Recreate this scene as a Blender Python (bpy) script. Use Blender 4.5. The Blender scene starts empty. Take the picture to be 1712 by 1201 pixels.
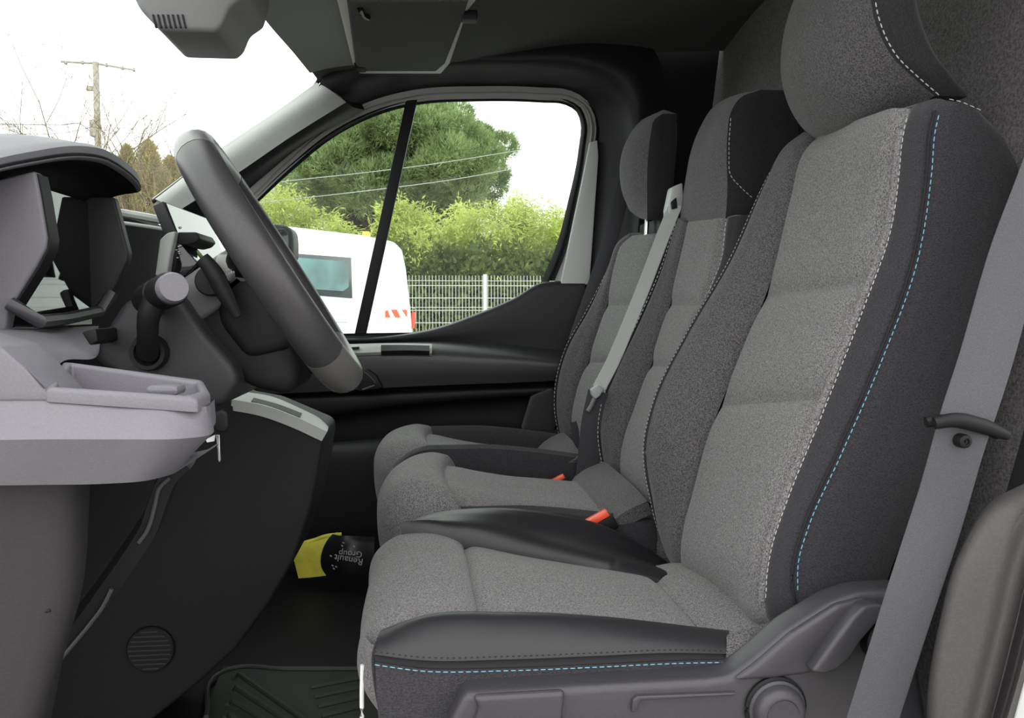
import bpy, bmesh, math, random
import numpy as np
from mathutils import Vector, Matrix

random.seed(7); rng = np.random.default_rng(7)
S = bpy.context.scene
C = S.collection
# ---------------------------------------------------------------- camera, sky, exposure
FPX = 1333.0; TH = math.radians(6.0); PH = math.atan(85 / FPX)
CAM = np.array([0, 0, .79])                      # x rearwards, y across the cab, z = 0 on the cab floor
cam_d = bpy.data.cameras.new('camera'); cam = bpy.data.objects.new('camera', cam_d); C.objects.link(cam)
cam.location = CAM; cam.rotation_euler = (math.pi / 2 - PH, 0, -TH)
cam_d.sensor_width = 36; cam_d.lens = FPX / 1712 * 36; cam_d.clip_start = .02; cam_d.clip_end = 500
S.camera = cam
W = bpy.data.worlds.new('overcast_sky'); S.world = W; W.use_nodes = True
bg = W.node_tree.nodes['Background']; bg.inputs[0].default_value = (1, .978, .968, 1); bg.inputs[1].default_value = 1.0
S.view_settings.view_transform = 'Standard'; S.view_settings.look = 'None'
S.view_settings.gamma = 1; S.view_settings.use_curve_mapping = False
S.view_settings.exposure = 1.64
S.cycles.max_bounces = 10; S.cycles.diffuse_bounces = 5; S.cycles.transparent_max_bounces = 16

FW = np.array([math.sin(TH) * math.cos(PH), math.cos(TH) * math.cos(PH), -math.sin(PH)])
RT = np.array([math.cos(TH), -math.sin(TH), 0]); UP = np.cross(RT, FW)
def at(px, py, Y=None, X=None, Z=None, plane=None):
    """the point seen at a photo pixel on the plane y = Y (or x = X, z = Z, or a given plane)"""
    d = FW + (px - 856) / FPX * RT + (600.5 - py) / FPX * UP
    if plane is not None:
        k = ((plane[0] - CAM) @ plane[1]) / (d @ plane[1])
    elif Y is not None: k = Y / d[1]
    elif X is not None: k = X / d[0]
    else: k = (Z - CAM[2]) / d[2]
    return CAM + k * d
def pix(*pts): return list(pts)
def row(Y, *pts): return [at(p[0], p[1], Y=(p[2] if len(p) > 2 else Y)) for p in pts]

# ---------------------------------------------------------------- materials
MATS = {}
def nodes_of(name):
    m = bpy.data.materials.new(name); m.use_nodes = True
    return m, m.node_tree.nodes, m.node_tree.links
def M(name, col, rough=.55, spec=.35, grain=0, gscale=300, bump=0, bscale=600, metal=0, coat=0, blotch=0, bl_scale=3, sheen=0):
    if name in MATS: return MATS[name]
    m, N, L = nodes_of(name); b = N['Principled BSDF']
    b.inputs['Base Color'].default_value = (*col, 1); b.inputs['Roughness'].default_value = rough
    b.inputs['Specular IOR Level'].default_value = spec; b.inputs['Metallic'].default_value = metal
    b.inputs['Coat Weight'].default_value = coat
    if sheen: b.inputs['Sheen Weight'].default_value = sheen; b.inputs['Sheen Roughness'].default_value = .5
    tc = N.new('ShaderNodeTexCoord')
    def noise(sc, detail=3):
        n = N.new('ShaderNodeTexNoise'); n.inputs['Scale'].default_value = sc; n.inputs['Detail'].default_value = detail
        L.new(tc.outputs['Object'], n.inputs['Vector']); return n
    if grain or blotch:
        src = None
        for amt, sc in ((grain, gscale), (blotch, bl_scale)):
            if not amt: continue
            n = noise(sc); r = N.new('ShaderNodeMapRange')
            r.inputs['From Min'].default_value = .3; r.inputs['From Max'].default_value = .7
            r.inputs['To Min'].default_value = 1 - amt; r.inputs['To Max'].default_value = 1 + amt
            L.new(n.outputs['Fac'], r.inputs['Value'])
            v = N.new('ShaderNodeVectorMath'); v.operation = 'SCALE'
            if src is None: v.inputs[0].default_value = col
            else: L.new(src, v.inputs[0])
            L.new(r.outputs['Result'], v.inputs['Scale']); src = v.outputs['Vector']
        L.new(src, b.inputs['Base Color'])
    if bump:
        n = noise(bscale); bp = N.new('ShaderNodeBump'); bp.inputs['Strength'].default_value = bump; bp.inputs['Distance'].default_value = .001
        L.new(n.outputs['Fac'], bp.inputs['Height']); L.new(bp.outputs['Normal'], b.inputs['Normal'])
    MATS[name] = m; return m
def fabric(name, dark, light, scale=700, stretch=(1, 1, .45), strength=.5, fine=.5):
    """heather woven cloth: light and dark yarn flecks on two crossed directions"""
    m, N, L = nodes_of(name); b = N['Principled BSDF']
    b.inputs['Roughness'].default_value = .9; b.inputs['Specular IOR Level'].default_value = .15
    b.inputs['Sheen Weight'].default_value = .15
    tc = N.new('ShaderNodeTexCoord'); outs = []
    for k, st in enumerate((stretch, (stretch[2], stretch[2], 1.1))):
        mp = N.new('ShaderNodeMapping'); mp.inputs['Scale'].default_value = st
        L.new(tc.outputs['Object'], mp.inputs['Vector'])
        n = N.new('ShaderNodeTexNoise'); n.inputs['Scale'].default_value = scale * (1 + .3 * k); n.inputs['Detail'].default_value = 2
        L.new(mp.outputs['Vector'], n.inputs['Vector']); outs.append(n.outputs['Fac'])
    ad = N.new('ShaderNodeMath'); ad.operation = 'ADD'; L.new(outs[0], ad.inputs[0]); L.new(outs[1], ad.inputs[1])
    rp = N.new('ShaderNodeMapRange'); rp.inputs['From Min'].default_value = .78; rp.inputs['From Max'].default_value = 1.22
    L.new(ad.outputs[0], rp.inputs['Value'])
    mx = N.new('ShaderNodeMix'); mx.data_type = 'RGBA'; mx.inputs[6].default_value = (*dark, 1); mx.inputs[7].default_value = (*light, 1)
    L.new(rp.outputs['Result'], mx.inputs[0]); L.new(mx.outputs[2], b.inputs['Base Color'])
    bp = N.new('ShaderNodeBump'); bp.inputs['Strength'].default_value = strength; bp.inputs['Distance'].default_value = .0012
    L.new(ad.outputs[0], bp.inputs['Height']); L.new(bp.outputs['Normal'], b.inputs['Normal'])
    MATS[name] = m; return m
def glass_mat(name, tint, refl=.015):
    m, N, L = nodes_of(name)
    for n in list(N):
        if n.type != 'OUTPUT_MATERIAL': N.remove(n)
    out = [n for n in N if n.type == 'OUTPUT_MATERIAL'][0]
    t = N.new('ShaderNodeBsdfTransparent'); t.inputs[0].default_value = (*tint, 1)
    g = N.new('ShaderNodeBsdfGlossy'); g.inputs['Roughness'].default_value = .01
    f = N.new('ShaderNodeLayerWeight'); f.inputs['Blend'].default_value = .5
    p5 = N.new('ShaderNodeMath'); p5.operation = 'POWER'; p5.inputs[1].default_value = 5; L.new(f.outputs['Facing'], p5.inputs[0])
    ma = N.new('ShaderNodeMath'); ma.operation = 'MULTIPLY_ADD'; ma.inputs[1].default_value = .5; ma.inputs[2].default_value = refl * .5; L.new(p5.outputs[0], ma.inputs[0])
    mx = N.new('ShaderNodeMixShader'); L.new(ma.outputs[0], mx.inputs[0]); L.new(t.outputs[0], mx.inputs[1]); L.new(g.outputs[0], mx.inputs[2])
    L.new(mx.outputs[0], out.inputs[0]); MATS[name] = m; return m
def foliage_mat(name, c1, c2, scale=.9, trans=.35):
    m, N, L = nodes_of(name); b = N['Principled BSDF']; b.inputs['Roughness'].default_value = .7; b.inputs['Specular IOR Level'].default_value = .2
    out = [n for n in N if n.type == 'OUTPUT_MATERIAL'][0]
    tc = N.new('ShaderNodeTexCoord'); n1 = N.new('ShaderNodeTexNoise'); n1.inputs['Scale'].default_value = scale; n1.inputs['Detail'].default_value = 6
    n1.inputs['Roughness'].default_value = .7
    L.new(tc.outputs['Object'], n1.inputs['Vector'])
    r = N.new('ShaderNodeMapRange'); r.inputs['From Min'].default_value = .32; r.inputs['From Max'].default_value = .68; L.new(n1.outputs['Fac'], r.inputs['Value'])
    mx = N.new('ShaderNodeMix'); mx.data_type = 'RGBA'; mx.inputs[6].default_value = (*c1, 1); mx.inputs[7].default_value = (*c2, 1)
    L.new(r.outputs[0], mx.inputs[0]); L.new(mx.outputs[2], b.inputs['Base Color'])
    t = N.new('ShaderNodeBsdfTranslucent'); L.new(mx.outputs[2], t.inputs[0])
    ms = N.new('ShaderNodeMixShader'); ms.inputs[0].default_value = trans
    L.new(b.outputs[0], ms.inputs[1]); L.new(t.outputs[0], ms.inputs[2]); L.new(ms.outputs[0], out.inputs[0])
    MATS[name] = m; return m

F_INS = fabric('light_heather_cloth', (.052, .051, .052), (.245, .241, .243))
F_BOL = fabric('dark_heather_cloth', (.03, .0285, .030), (.135, .131, .135))
F_SIDE = fabric('charcoal_side_cloth', (.018, .0173, .020), (.046, .0445, .050), stretch=(.5, 1, 1.2), strength=.3)
F_BLACK = fabric('black_headrest_cloth', (.016, .016, .018), (.030, .030, .033), strength=.3)
F_FELT = fabric('grey_felt_lining', (.10, .097, .097), (.23, .223, .223), scale=300, strength=.4)
LEATHER = M('black_leatherette', (.016, .0155, .018), .42, .42, grain=.12, gscale=500, bump=.15, bscale=900)
P_DASH = M('mid_grey_plastic', (.145, .142, .16), .5, .4, grain=.06, gscale=500, bump=.35, bscale=900)
P_DARK = M('dark_grey_plastic', (.022, .022, .025), .5, .35, grain=.08, gscale=400, bump=.3, bscale=800)
P_BLACK = M('black_plastic', (.007, .007, .008), .55, .25, bump=.2, bscale=700)
P_SEAT = M('seat_shell_plastic', (.042, .0405, .046), .40, .45, grain=.05, bump=.25, bscale=900)
P_GREY = M('light_grey_plastic', (.34, .36, .345), .45, .45, bump=.15, bscale=700)
P_PILLAR = M('pillar_grey_plastic', (.30, .31, .30), .6, .35, bump=.3, bscale=600)
GLOSS = M('gloss_black_display', (.008, .008, .009), .03, .6)
CHROME = M('bright_metal', (.38, .38, .38), .25, .5, metal=1)
BELT_G = M('grey_webbing', (.068, .069, .077), .6, .3, grain=.18, gscale=900, bump=.5, bscale=700)
BELT_L = M('pale_grey_webbing', (.36, .38, .37), .6, .3, grain=.1, gscale=900, bump=.4, bscale=700)
BELT_D = M('dark_webbing', (.04, .04, .046), .7, .25, grain=.15, gscale=800)
RED = M('orange_red_button', (.85, .10, .045), .35, .5)
RUBBER = M('rubber_mat', (.03, .035, .03), .6, .4, grain=.1, bump=.2)
HEADL = M('headliner_cloth', (.10, .102, .10), .95, .1, grain=.2, gscale=350, bump=.4, bscale=500)
WHITE = M('white_body_paint', (.80, .81, .82), .25, .5, coat=.4)
ST_W = M('white_thread', (.48, .48, .465), .8, .2)
ST_B = M('blue_thread', (.15, .36, .46), .8, .2)
ST_D = M('black_thread', (.02, .02, .022), .8, .2)
GLASS = glass_mat('green_tinted_glass', (.90, .96, .93))
GLASS_W = glass_mat('windscreen_glass', (.93, .97, .95))

# ---------------------------------------------------------------- helpers
def tag(o, label=None, cat=None, group=None, kind=None):
    if label: o['label'] = label
    if cat: o['category'] = cat
    if group: o['group'] = group
    if kind: o['kind'] = kind
    return o
def thing(name, loc, label, cat, group=None, kind=None):
    o = bpy.data.objects.new(name, None); C.objects.link(o); o.location = loc; o.empty_display_size = .1
    return tag(o, label, cat, group, kind)
ROOTLOC = {}
def absloc(o):
    v = Vector((0, 0, 0)); 
    while o is not None:
        v += Vector(o.location); 
        if o.parent is not None: v += o.matrix_parent_inverse.translation
        o = o.parent
    return v
def mk(name, verts, faces, mat, parent=None, smooth=True, angle=38, kind=None, label=None):
    me = bpy.data.meshes.new(name); me.from_pydata([tuple(map(float, v)) for v in verts], [], [tuple(f) for f in faces])
    return finish(me, name, mat, parent, smooth, angle, kind, label)
def finish(me, name, mat, parent, smooth=True, angle=38, kind=None, label=None):
    me.validate(); me.update()
    bm = bmesh.new(); bm.from_mesh(me); bmesh.ops.recalc_face_normals(bm, faces=bm.faces); bm.to_mesh(me); bm.free()
    me.materials.append(mat)
    if smooth:
        me.polygons.foreach_set('use_smooth', [True] * len(me.polygons)); me.set_sharp_from_angle(angle=math.radians(angle))
    o = bpy.data.objects.new(name, me); C.objects.link(o)
    if parent is not None:
        o.parent = parent; o.matrix_parent_inverse = Matrix.Translation(-absloc(parent))
    if kind: o['kind'] = kind
    if label: o['label'] = label
    return o
def mk_np(name, V, T, mat, parent=None, kind=None):
    """fast mesh from numpy verts and equal-sized faces (foliage)"""
    k = T.shape[1]; me = bpy.data.meshes.new(name)
    me.vertices.add(len(V)); me.vertices.foreach_set('co', V.astype(np.float32).ravel())
    me.loops.add(T.size); me.loops.foreach_set('vertex_index', T.astype(np.int32).ravel())
    me.polygons.add(len(T)); me.polygons.foreach_set('loop_start', np.arange(0, T.size, k, dtype=np.int32))
    me.update(calc_edges=True); me.materials.append(mat)
    o = bpy.data.objects.new(name, me); C.objects.link(o)
    if parent is not None: o.parent = parent; o.matrix_parent_inverse = Matrix.Translation(-absloc(parent))
    if kind: o['kind'] = kind
    return o
def hermite(P, t, q):
    """smooth curve through P (at parameters t) read at q; P is (n, ...)"""
    P = np.asarray(P, float); n = len(P); t = np.asarray(t, float)
    if n == 2:
        w = ((q - t[0]) / (t[1] - t[0])).reshape(-1, *([1] * (P.ndim - 1))); return P[0] * (1 - w) + P[1] * w
    d = (P[1:] - P[:-1]) / (t[1:] - t[:-1]).reshape(-1, *([1] * (P.ndim - 1)))
    m = np.empty_like(P); m[0] = d[0]; m[-1] = d[-1]
    h = t[1:] - t[:-1]
    wa = (h[1:] / (h[1:] + h[:-1])).reshape(-1, *([1] * (P.ndim - 1)))
    m[1:-1] = d[:-1] * wa + d[1:] * (1 - wa)
    i = np.clip(np.searchsorted(t, q, side='right') - 1, 0, n - 2)
    hh = h[i].reshape(-1, *([1] * (P.ndim - 1))); s = ((q - t[i]) / h[i]).reshape(-1, *([1] * (P.ndim - 1)))
    return ((2*s**3 - 3*s**2 + 1) * P[i] + (s**3 - 2*s**2 + s) * hh * m[i] + (-2*s**3 + 3*s**2) * P[i+1] + (s**3 - s**2) * hh * m[i+1])
def resample(pts, n):
    P = np.asarray(pts, float); L = np.concatenate([[0], np.cumsum(np.linalg.norm(P[1:] - P[:-1], axis=1))]) + np.arange(len(P)) * 1e-9
    fine = hermite(P, L, np.linspace(0, L[-1], max(200, n * 4)))
    l = np.concatenate([[0], np.cumsum(np.linalg.norm(fine[1:] - fine[:-1], axis=1))])
    q = np.linspace(0, l[-1], n); return np.stack([np.interp(q, l, fine[:, k]) for k in range(3)], 1)
def surf(rows, nu, nv, puff=0, hint=None, seams=(), edge=.3, vfade=0, useams=(), straight=False, lin=False):
    """grid (nu, nv, 3) through the rows; puff pads it out along its normal, seams (v, depth, width) press it in"""
    R = np.stack([resample(r, nv) for r in rows])
    if straight: tt = np.linspace(0, 1, len(rows))
    else:
        dd = np.linalg.norm(R[1:] - R[:-1], axis=2).mean(1) + 1e-6; tt = np.concatenate([[0], np.cumsum(dd)]); tt /= tt[-1]
    q = np.linspace(0, 1, nu)
    if lin:
        q = np.unique(np.concatenate([q, tt])); nu = len(q); i = np.clip(np.searchsorted(tt, q, side='right') - 1, 0, len(tt) - 2)
        w = ((q - tt[i]) / (tt[i+1] - tt[i]))[:, None, None]; G = R[i] * (1 - w) + R[i+1] * w
    else: G = hermite(R, tt, q)
    if puff or seams or useams:
        du = np.gradient(G, axis=0); dv = np.gradient(G, axis=1); n = np.cross(du, dv); n /= np.linalg.norm(n, axis=2, keepdims=True) + 1e-9
        if hint is not None and (n.mean((0, 1)) @ np.asarray(hint, float)) < 0: n = -n
        u = np.linspace(0, 1, nu)[:, None]; v = np.linspace(0, 1, nv)[None, :]
        e = np.clip(np.minimum(u, 1 - u) / edge, 0, 1); h = puff * (1 - (1 - e) ** 2) * np.ones_like(v)
        if vfade: ev = np.clip(np.minimum(v, 1 - v) / vfade, 0, 1); h = h * (1 - (1 - ev) ** 2)
        for vs, dep, w in seams: h = h - dep * np.exp(-np.abs((v - vs) / w)) * np.minimum(1, e * 1.5 + .25)
        for us, dep, w in useams: h = h - dep * np.exp(-((u - us) / w) ** 2)
        G = G + n * h[..., None]
    return G
def grid_faces(nu, nv, off=0, closed=False):
    f = []
    for i in range(nu if closed else nu - 1):
        j2 = (i + 1) % nu
        for j in range(nv - 1): f.append((off + i*nv + j, off + j2*nv + j, off + j2*nv + j + 1, off + i*nv + j + 1))
    return f
def patch(name, G, mat, parent, thick=0, **k):
    """a grid as a mesh; thick > 0 gives it a second skin (along minus its normal) and rims"""
    nu, nv = G.shape[:2]; V = G.reshape(-1, 3); F = grid_faces(nu, nv)
    if thick:
        du = np.gradient(G, axis=0); dv = np.gradient(G, axis=1); n = np.cross(du, dv); n /= np.linalg.norm(n, axis=2, keepdims=True) + 1e-9
        V2 = (G + n * thick).reshape(-1, 3); N = len(V); F2 = [(a + N, d + N, c + N, b + N) for a, b, c, d in F]
        B = [i*nv for i in range(nu)] + [(nu-1)*nv + j for j in range(1, nv)] + [i*nv + nv-1 for i in range(nu-2, -1, -1)] + [j for j in range(nv-2, 0, -1)]
        Fr = [(B[i], B[(i+1) % len(B)], B[(i+1) % len(B)] + N, B[i] + N) for i in range(len(B))]
        V = np.concatenate([V, V2]); F = F + F2 + Fr
    return mk(name, V, F, mat, parent, **k)
def closed_loft(name, rings, mat, parent, **k):
    """solid through closed rings (each n points, same order), ends capped"""
    R = np.asarray(rings, float); m, n = R.shape[:2]; V = R.reshape(-1, 3); F = []
    for i in range(m - 1):
        for j in range(n): F.append((i*n + j, i*n + (j+1) % n, (i+1)*n + (j+1) % n, (i+1)*n + j))
    F.append(tuple(range(n))); F.append(tuple((m-1)*n + j for j in range(n)))
    return mk(name, V, F, mat, parent, **k)
def prism(name, poly, y0, y1, mat, parent=None, bevel=0, segs=3, axis='y', taper=None, **k):
    """outline (3D points, their y ignored) carried from y0 to y1, edges rounded"""
    P = [at(*p, Y=y0) if len(p) == 2 else np.array(p, float) for p in poly]; n = len(P)
    ax = {'x': 0, 'y': 1, 'z': 2}[axis]
    A = [p.copy() for p in P]; B = [p.copy() for p in P]
    cen = sum(P) / n
    for p in A: p[ax] = y0
    for p in B:
        if taper: p[:] = cen + (p - cen) * taper
        p[ax] = y1
    bm = bmesh.new(); va = [bm.verts.new(p) for p in A]; vb = [bm.verts.new(p) for p in B]
    bm.faces.new(va); bm.faces.new(vb[::-1])
    for i in range(n): bm.faces.new((va[i], vb[i], vb[(i+1) % n], va[(i+1) % n]))
    bmesh.ops.recalc_face_normals(bm, faces=bm.faces)
    if bevel:
        es = [e for e in bm.edges]
        bmesh.ops.bevel(bm, geom=es, offset=bevel, segments=segs, profile=.5, affect='EDGES', clamp_overlap=True)
    me = bpy.data.meshes.new(name); bm.to_mesh(me); bm.free()
    return finish(me, name, mat, parent, **k)
def rbox(name, c, s, mat, parent=None, bevel=.004, rot=None, segs=2, **k):
    bm = bmesh.new(); bmesh.ops.create_cube(bm, size=1)
    for v in bm.verts: v.co = Vector((v.co.x*s[0], v.co.y*s[1], v.co.z*s[2]))
    if bevel: bmesh.ops.bevel(bm, geom=list(bm.edges), offset=bevel, segments=segs, profile=.5, affect='EDGES', clamp_overlap=True)
    if rot is not None:
        for v in bm.verts: v.co = rot @ v.co
    for v in bm.verts: v.co += Vector(c)
    me = bpy.data.meshes.new(name); bm.to_mesh(me); bm.free()
    return finish(me, name, mat, parent, **k)
def tube_geo(path, rad, n=8, flat=None, up=None, cap=True):
    P = np.asarray(path, float); m = len(P); r = np.broadcast_to(np.asarray(rad, float), (m,))
    T = np.gradient(P, axis=0); T /= np.linalg.norm(T, axis=1, keepdims=True) + 1e-12
    u = np.asarray(up if up is not None else (0, 0, 1), float)
    V = []; F = []
    a0 = np.linspace(0, 2*math.pi, n, endpoint=False)
    for i in range(m):
        a = np.cross(T[i], u)
        if np.linalg.norm(a) < 1e-4: a = np.cross(T[i], (0, 1, .01))
        a /= np.linalg.norm(a); b = np.cross(a, T[i]); fb = flat if flat else 1
        for t in a0: V.append(P[i] + r[i] * (math.cos(t) * a + fb * math.sin(t) * b))
    for i in range(m - 1):
        for j in range(n): F.append((i*n + j, i*n + (j+1) % n, (i+1)*n + (j+1) % n, (i+1)*n + j))
    if cap: F.append(tuple(range(n))[::-1]); F.append(tuple((m-1)*n + j for j in range(n)))
    return V, F
def tube(name, path, rad, mat, parent=None, n=8, sm=0, flat=None, up=None, **k):
    if sm: path = resample(path, sm)
    if sm and not np.isscalar(rad): rad = np.interp(np.linspace(0, 1, sm), np.linspace(0, 1, len(rad)), rad)
    V, F = tube_geo(path, rad, n, flat, up); return mk(name, V, F, mat, parent, **k)
def lathe(name, a, b, prof, mat, parent=None, n=32, **k):
    """solid turned about the line a to b; prof = [(t along 0..1, radius)]"""
    a = np.asarray(a, float); b = np.asarray(b, float); d = b - a; z = d / np.linalg.norm(d)
    x = np.cross(z, (0, 0, 1)); 
    if np.linalg.norm(x) < 1e-3: x = np.cross(z, (0, 1, 0))
    x /= np.linalg.norm(x); y = np.cross(z, x); V = []; F = []
    for t, r in prof:
        for q in range(n): V.append(a + d*t + max(r, 1e-5) * (math.cos(2*math.pi*q/n) * x + math.sin(2*math.pi*q/n) * y))
    for i in range(len(prof) - 1):
        for j in range(n): F.append((i*n + j, i*n + (j+1) % n, (i+1)*n + (j+1) % n, (i+1)*n + j))
    F.append(tuple(range(n))); F.append(tuple((len(prof)-1)*n + j for j in range(n)))
    return mk(name, V, F, mat, parent, **k)
def ribbon(name, path, wdir, width, thick, mat, parent=None, sm=40, **k):
    """flat strap along path; wdir one vector or one per path point"""
    P = resample(path, sm); wd = np.asarray(wdir, float)
    if wd.ndim == 2: wd = np.stack([np.interp(np.linspace(0, 1, sm), np.linspace(0, 1, len(wd)), wd[:, q]) for q in range(3)], 1)
    else: wd = np.tile(wd, (sm, 1))
    T = np.gradient(P, axis=0); T /= np.linalg.norm(T, axis=1, keepdims=True)
    wd = wd - (wd * T).sum(1, keepdims=True) * T; wd /= np.linalg.norm(wd, axis=1, keepdims=True); N = np.cross(T, wd)
    rings = []
    for i in range(sm):
        h = width/2; e = thick/2
        rings.append([P[i] + wd[i]*x + N[i]*y for x, y in ((-h, -e*.3), (-h*.93, -e), (h*.93, -e), (h, -e*.3), (h, e*.3), (h*.93, e), (-h*.93, e), (-h, e*.3))])
    return closed_loft(name, rings, mat, parent, **k)
def stitches(name, path, mat, parent, ln=.006, gap=.0035, r=.0009, out=(0, 0, 0)):
    P = np.asarray(path, float) + np.asarray(out, float)
    P = resample(P, 400); l = np.concatenate([[0], np.cumsum(np.linalg.norm(P[1:] - P[:-1], axis=1))]); V = []; F = []
    s = 0
    while s + ln < l[-1]:
        q = np.array([s, s + ln*.5, s + ln]); pts = np.stack([np.interp(q, l, P[:, k]) for k in range(3)], 1)
        v, f = tube_geo(pts, (r*.7, r, r*.7), 5); o = len(V); V += v; F += [tuple(i + o for i in ff) for ff in f]; s += ln + gap
    return mk(name, V, F, mat, parent, kind='stuff')
def text_mesh(name, s, size, mat, M4, parent=None):
    cu = bpy.data.curves.new(name, 'FONT'); cu.body = s; cu.size = size; cu.extrude = .0003; cu.align_x = 'CENTER'; cu.align_y = 'CENTER'
    t = bpy.data.objects.new(name, cu); C.objects.link(t)
    dg = bpy.context.evaluated_depsgraph_get(); me = bpy.data.meshes.new_from_object(t.evaluated_get(dg))
    bpy.data.objects.remove(t); me.transform(M4); me.name = name
    return finish(me, name, mat, parent, smooth=False)
def struct(o, label, cat): return tag(o, label, cat, kind='structure')

# ================================================================ THE CAB SHELL
fl = prism('floor', [(-1.0, 0, -.06), (.95, 0, -.06), (.95, 0, 0), (-1.0, 0, 0)], .80, 2.52, P_BLACK)
struct(fl, 'black cab floor under the seats and the rubber mat', 'floor')
# headliner: curved in plan along the windscreen
zr = 1.50
hl = []
for y in np.linspace(.74, 2.46, 13):
    s = abs(y - 1.62) / .86; xf = -.385 + .10 * s ** 2.2; dz = -.05 * max(0, s - .55) / .45 * max(0, s - .55) / .45
    hl.append([(xf, y, zr - .03 + dz), (xf + .02, y, zr - .02 + dz), (xf + .12, y, zr + dz), (.1, y, zr + .03 + dz), (.45, y, zr + .10 + dz), (.98, y, zr + .14 + dz)])
G = surf(hl, 26, 26)
o = patch('ceiling', G, HEADL, None, thick=-.05); struct(o, 'dark grey cloth headliner over the cab', 'ceiling')
hp_ = [[(q[0][0] - .003, q[0][1], q[0][2] - .003), (q[1][0], q[1][1], q[1][2] - .006), (q[2][0], q[2][1], q[2][2] - .007), (q[2][0] + .08, q[2][1], q[2][2] - .003)] for q in hl[6:-1]]
patch('header_trim', surf(hp_, 16, 14), M('header_trim_grey', (.26, .265, .25), .75, .25), o, thick=.006)
# bulkhead
G = surf([[(.80, y, -.05), (.80, y, .6), (.86, y, 1.1), (.90, y, 1.40), (.93, y, 1.66)] for y in (.78, 1.2, 1.62, 2.1, 2.53)], 12, 20)
o = patch('wall_rear', G, F_FELT, None, thick=.03); struct(o, 'dark felt-lined bulkhead behind the seats', 'wall')
o = prism('wall_front', [(-1.05, 0, -.05), (-1.0, 0, -.05), (-.98, 0, .90), (-1.03, 0, .90)], .80, 2.5, P_BLACK); struct(o, 'black footwell front wall under the dashboard', 'wall')

o = prism('wall_right', [(.50, 0, -.05), (.98, 0, -.05), (.98, 0, 1.70), (.60, 0, 1.70)], 2.50, 2.54, P_BLACK); struct(o, 'black side wall behind the far door', 'wall')
o = prism('wall_side', [(-1.05, 0, -.05), (-.30, 0, -.05), (-.30, 0, .70), (-.66, 0, .98), (-1.05, 0, .95)], 2.50, 2.54, P_BLACK); struct(o, 'black footwell side wall ahead of the far door', 'wall')
# far A pillar, roof rail and rear pillar
G = surf([row(0, (254, 332, 2.46), (364, 251, 2.43), (466, 183, 2.41), (529, 138, 2.39)),
          row(0, (280, 345, 2.40), (390, 275, 2.36), (480, 212, 2.34), (566, 160, 2.32)),
          row(0, (300, 362, 2.42), (402, 296, 2.39), (490, 236, 2.37), (585, 176, 2.36)),
          row(0, (330, 380, 2.47), (420, 312, 2.46), (520, 232, 2.45), (610, 184, 2.44))], 18, 24)
o = patch('trim_1', surf([G[0], G[5], G[10]], 10, 24), P_PILLAR, None, thick=-.03); patch('pillar_flank', surf([G[10], G[12], G[14], G[17]], 12, 24), P_BLACK, o, thick=-.02); struct(o, 'light grey windscreen pillar trim on the passenger side', 'pillar')
# dark strip and seal of the windscreen
tube('windscreen_seal', row(2.44, (255, 338), (370, 252), (470, 185), (515, 155, 2.42), (531, 138, 2.40), (538, 118, 2.38), (528, 100, 2.32), (490, 62, 2.15), (455, 20, 2.0), (430, -20, 1.85)), .006, P_BLACK, o, sm=60, n=10)
# dark roof-side lining above the door
G = surf([row(2.493, (430, 318), (500, 254), (570, 200), (640, 170), (720, 155), (850, 153), (945, 158), (980, 185), (990, 240), (968, 480), (948, 640)),
          row(2.42, (470, 235), (530, 195), (585, 160), (640, 140), (720, 128), (850, 126), (960, 133), (1020, 160), (1042, 240), (1030, 480), (1015, 640)),
          row(2.36, (535, 140), (560, 128), (600, 112), (660, 100), (740, 96), (850, 96), (980, 100), (1050, 130), (1070, 240), (1060, 480), (1050, 640)),
          row(2.44, (520, 95), (560, 70), (620, 50), (680, 40), (760, 36), (850, 36), (1000, 40), (1090, 80), (1110, 240), (1100, 480), (1090, 640))], 22, 70)
o = patch('trim_2', G, P_DARK, None, thick=.02); struct(o, 'dark grey lining around the passenger door opening', 'trim')
# windscreen: curved pane reaching from the scuttle to the header
ws = []
for y in np.linspace(.80, 2.45, 9):
    s = abs(y - 1.62) / .86
    ws.append([(-1.22 + .26 * s ** 2.2, y, .88 + .0 * s), (-.80 + .19 * s ** 2.2, y, 1.18), (-.41 + .115 * s ** 2.2, y, 1.465 - .03 * s ** 4)])
o = patch('window_1', surf(ws, 24, 14), GLASS_W, None, thick=.005); struct(o, 'curved windscreen glass above the dashboard', 'windscreen')

# ---------------------------------------------------------------- passenger door
door = thing('door_1', (0, 2.5, 0), 'dark passenger door with a divided window and sculpted armrest', 'door', kind='structure')
WIN = [(430, 335), (480, 287), (560, 226), (640, 186), (690, 172), (800, 165), (900, 167), (945, 172), (963, 183), (970, 203), (967, 250), (950, 335), (925, 425), (905, 470)]
outer = [(408, 332), (470, 272), (555, 202), (640, 166), (700, 154), (800, 150), (905, 152), (960, 158), (990, 176), (1003, 205), (1000, 250), (992, 335), (984, 425), (978, 470)]
mid = [(418, 333), (475, 280), (558, 214), (640, 176), (695, 163), (800, 157), (902, 159), (951, 164), (973, 178), (983, 203), (980, 250), (966, 335), (945, 425), (927, 470)]
patch('window_seal', surf([row(2.49, *WIN), row(2.475, *[((a[0]+b[0])/2, (a[1]+b[1])/2) for a, b in zip(WIN, mid)]), row(2.49, *mid)], 8, 70), P_BLACK, door, thick=.02)
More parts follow.
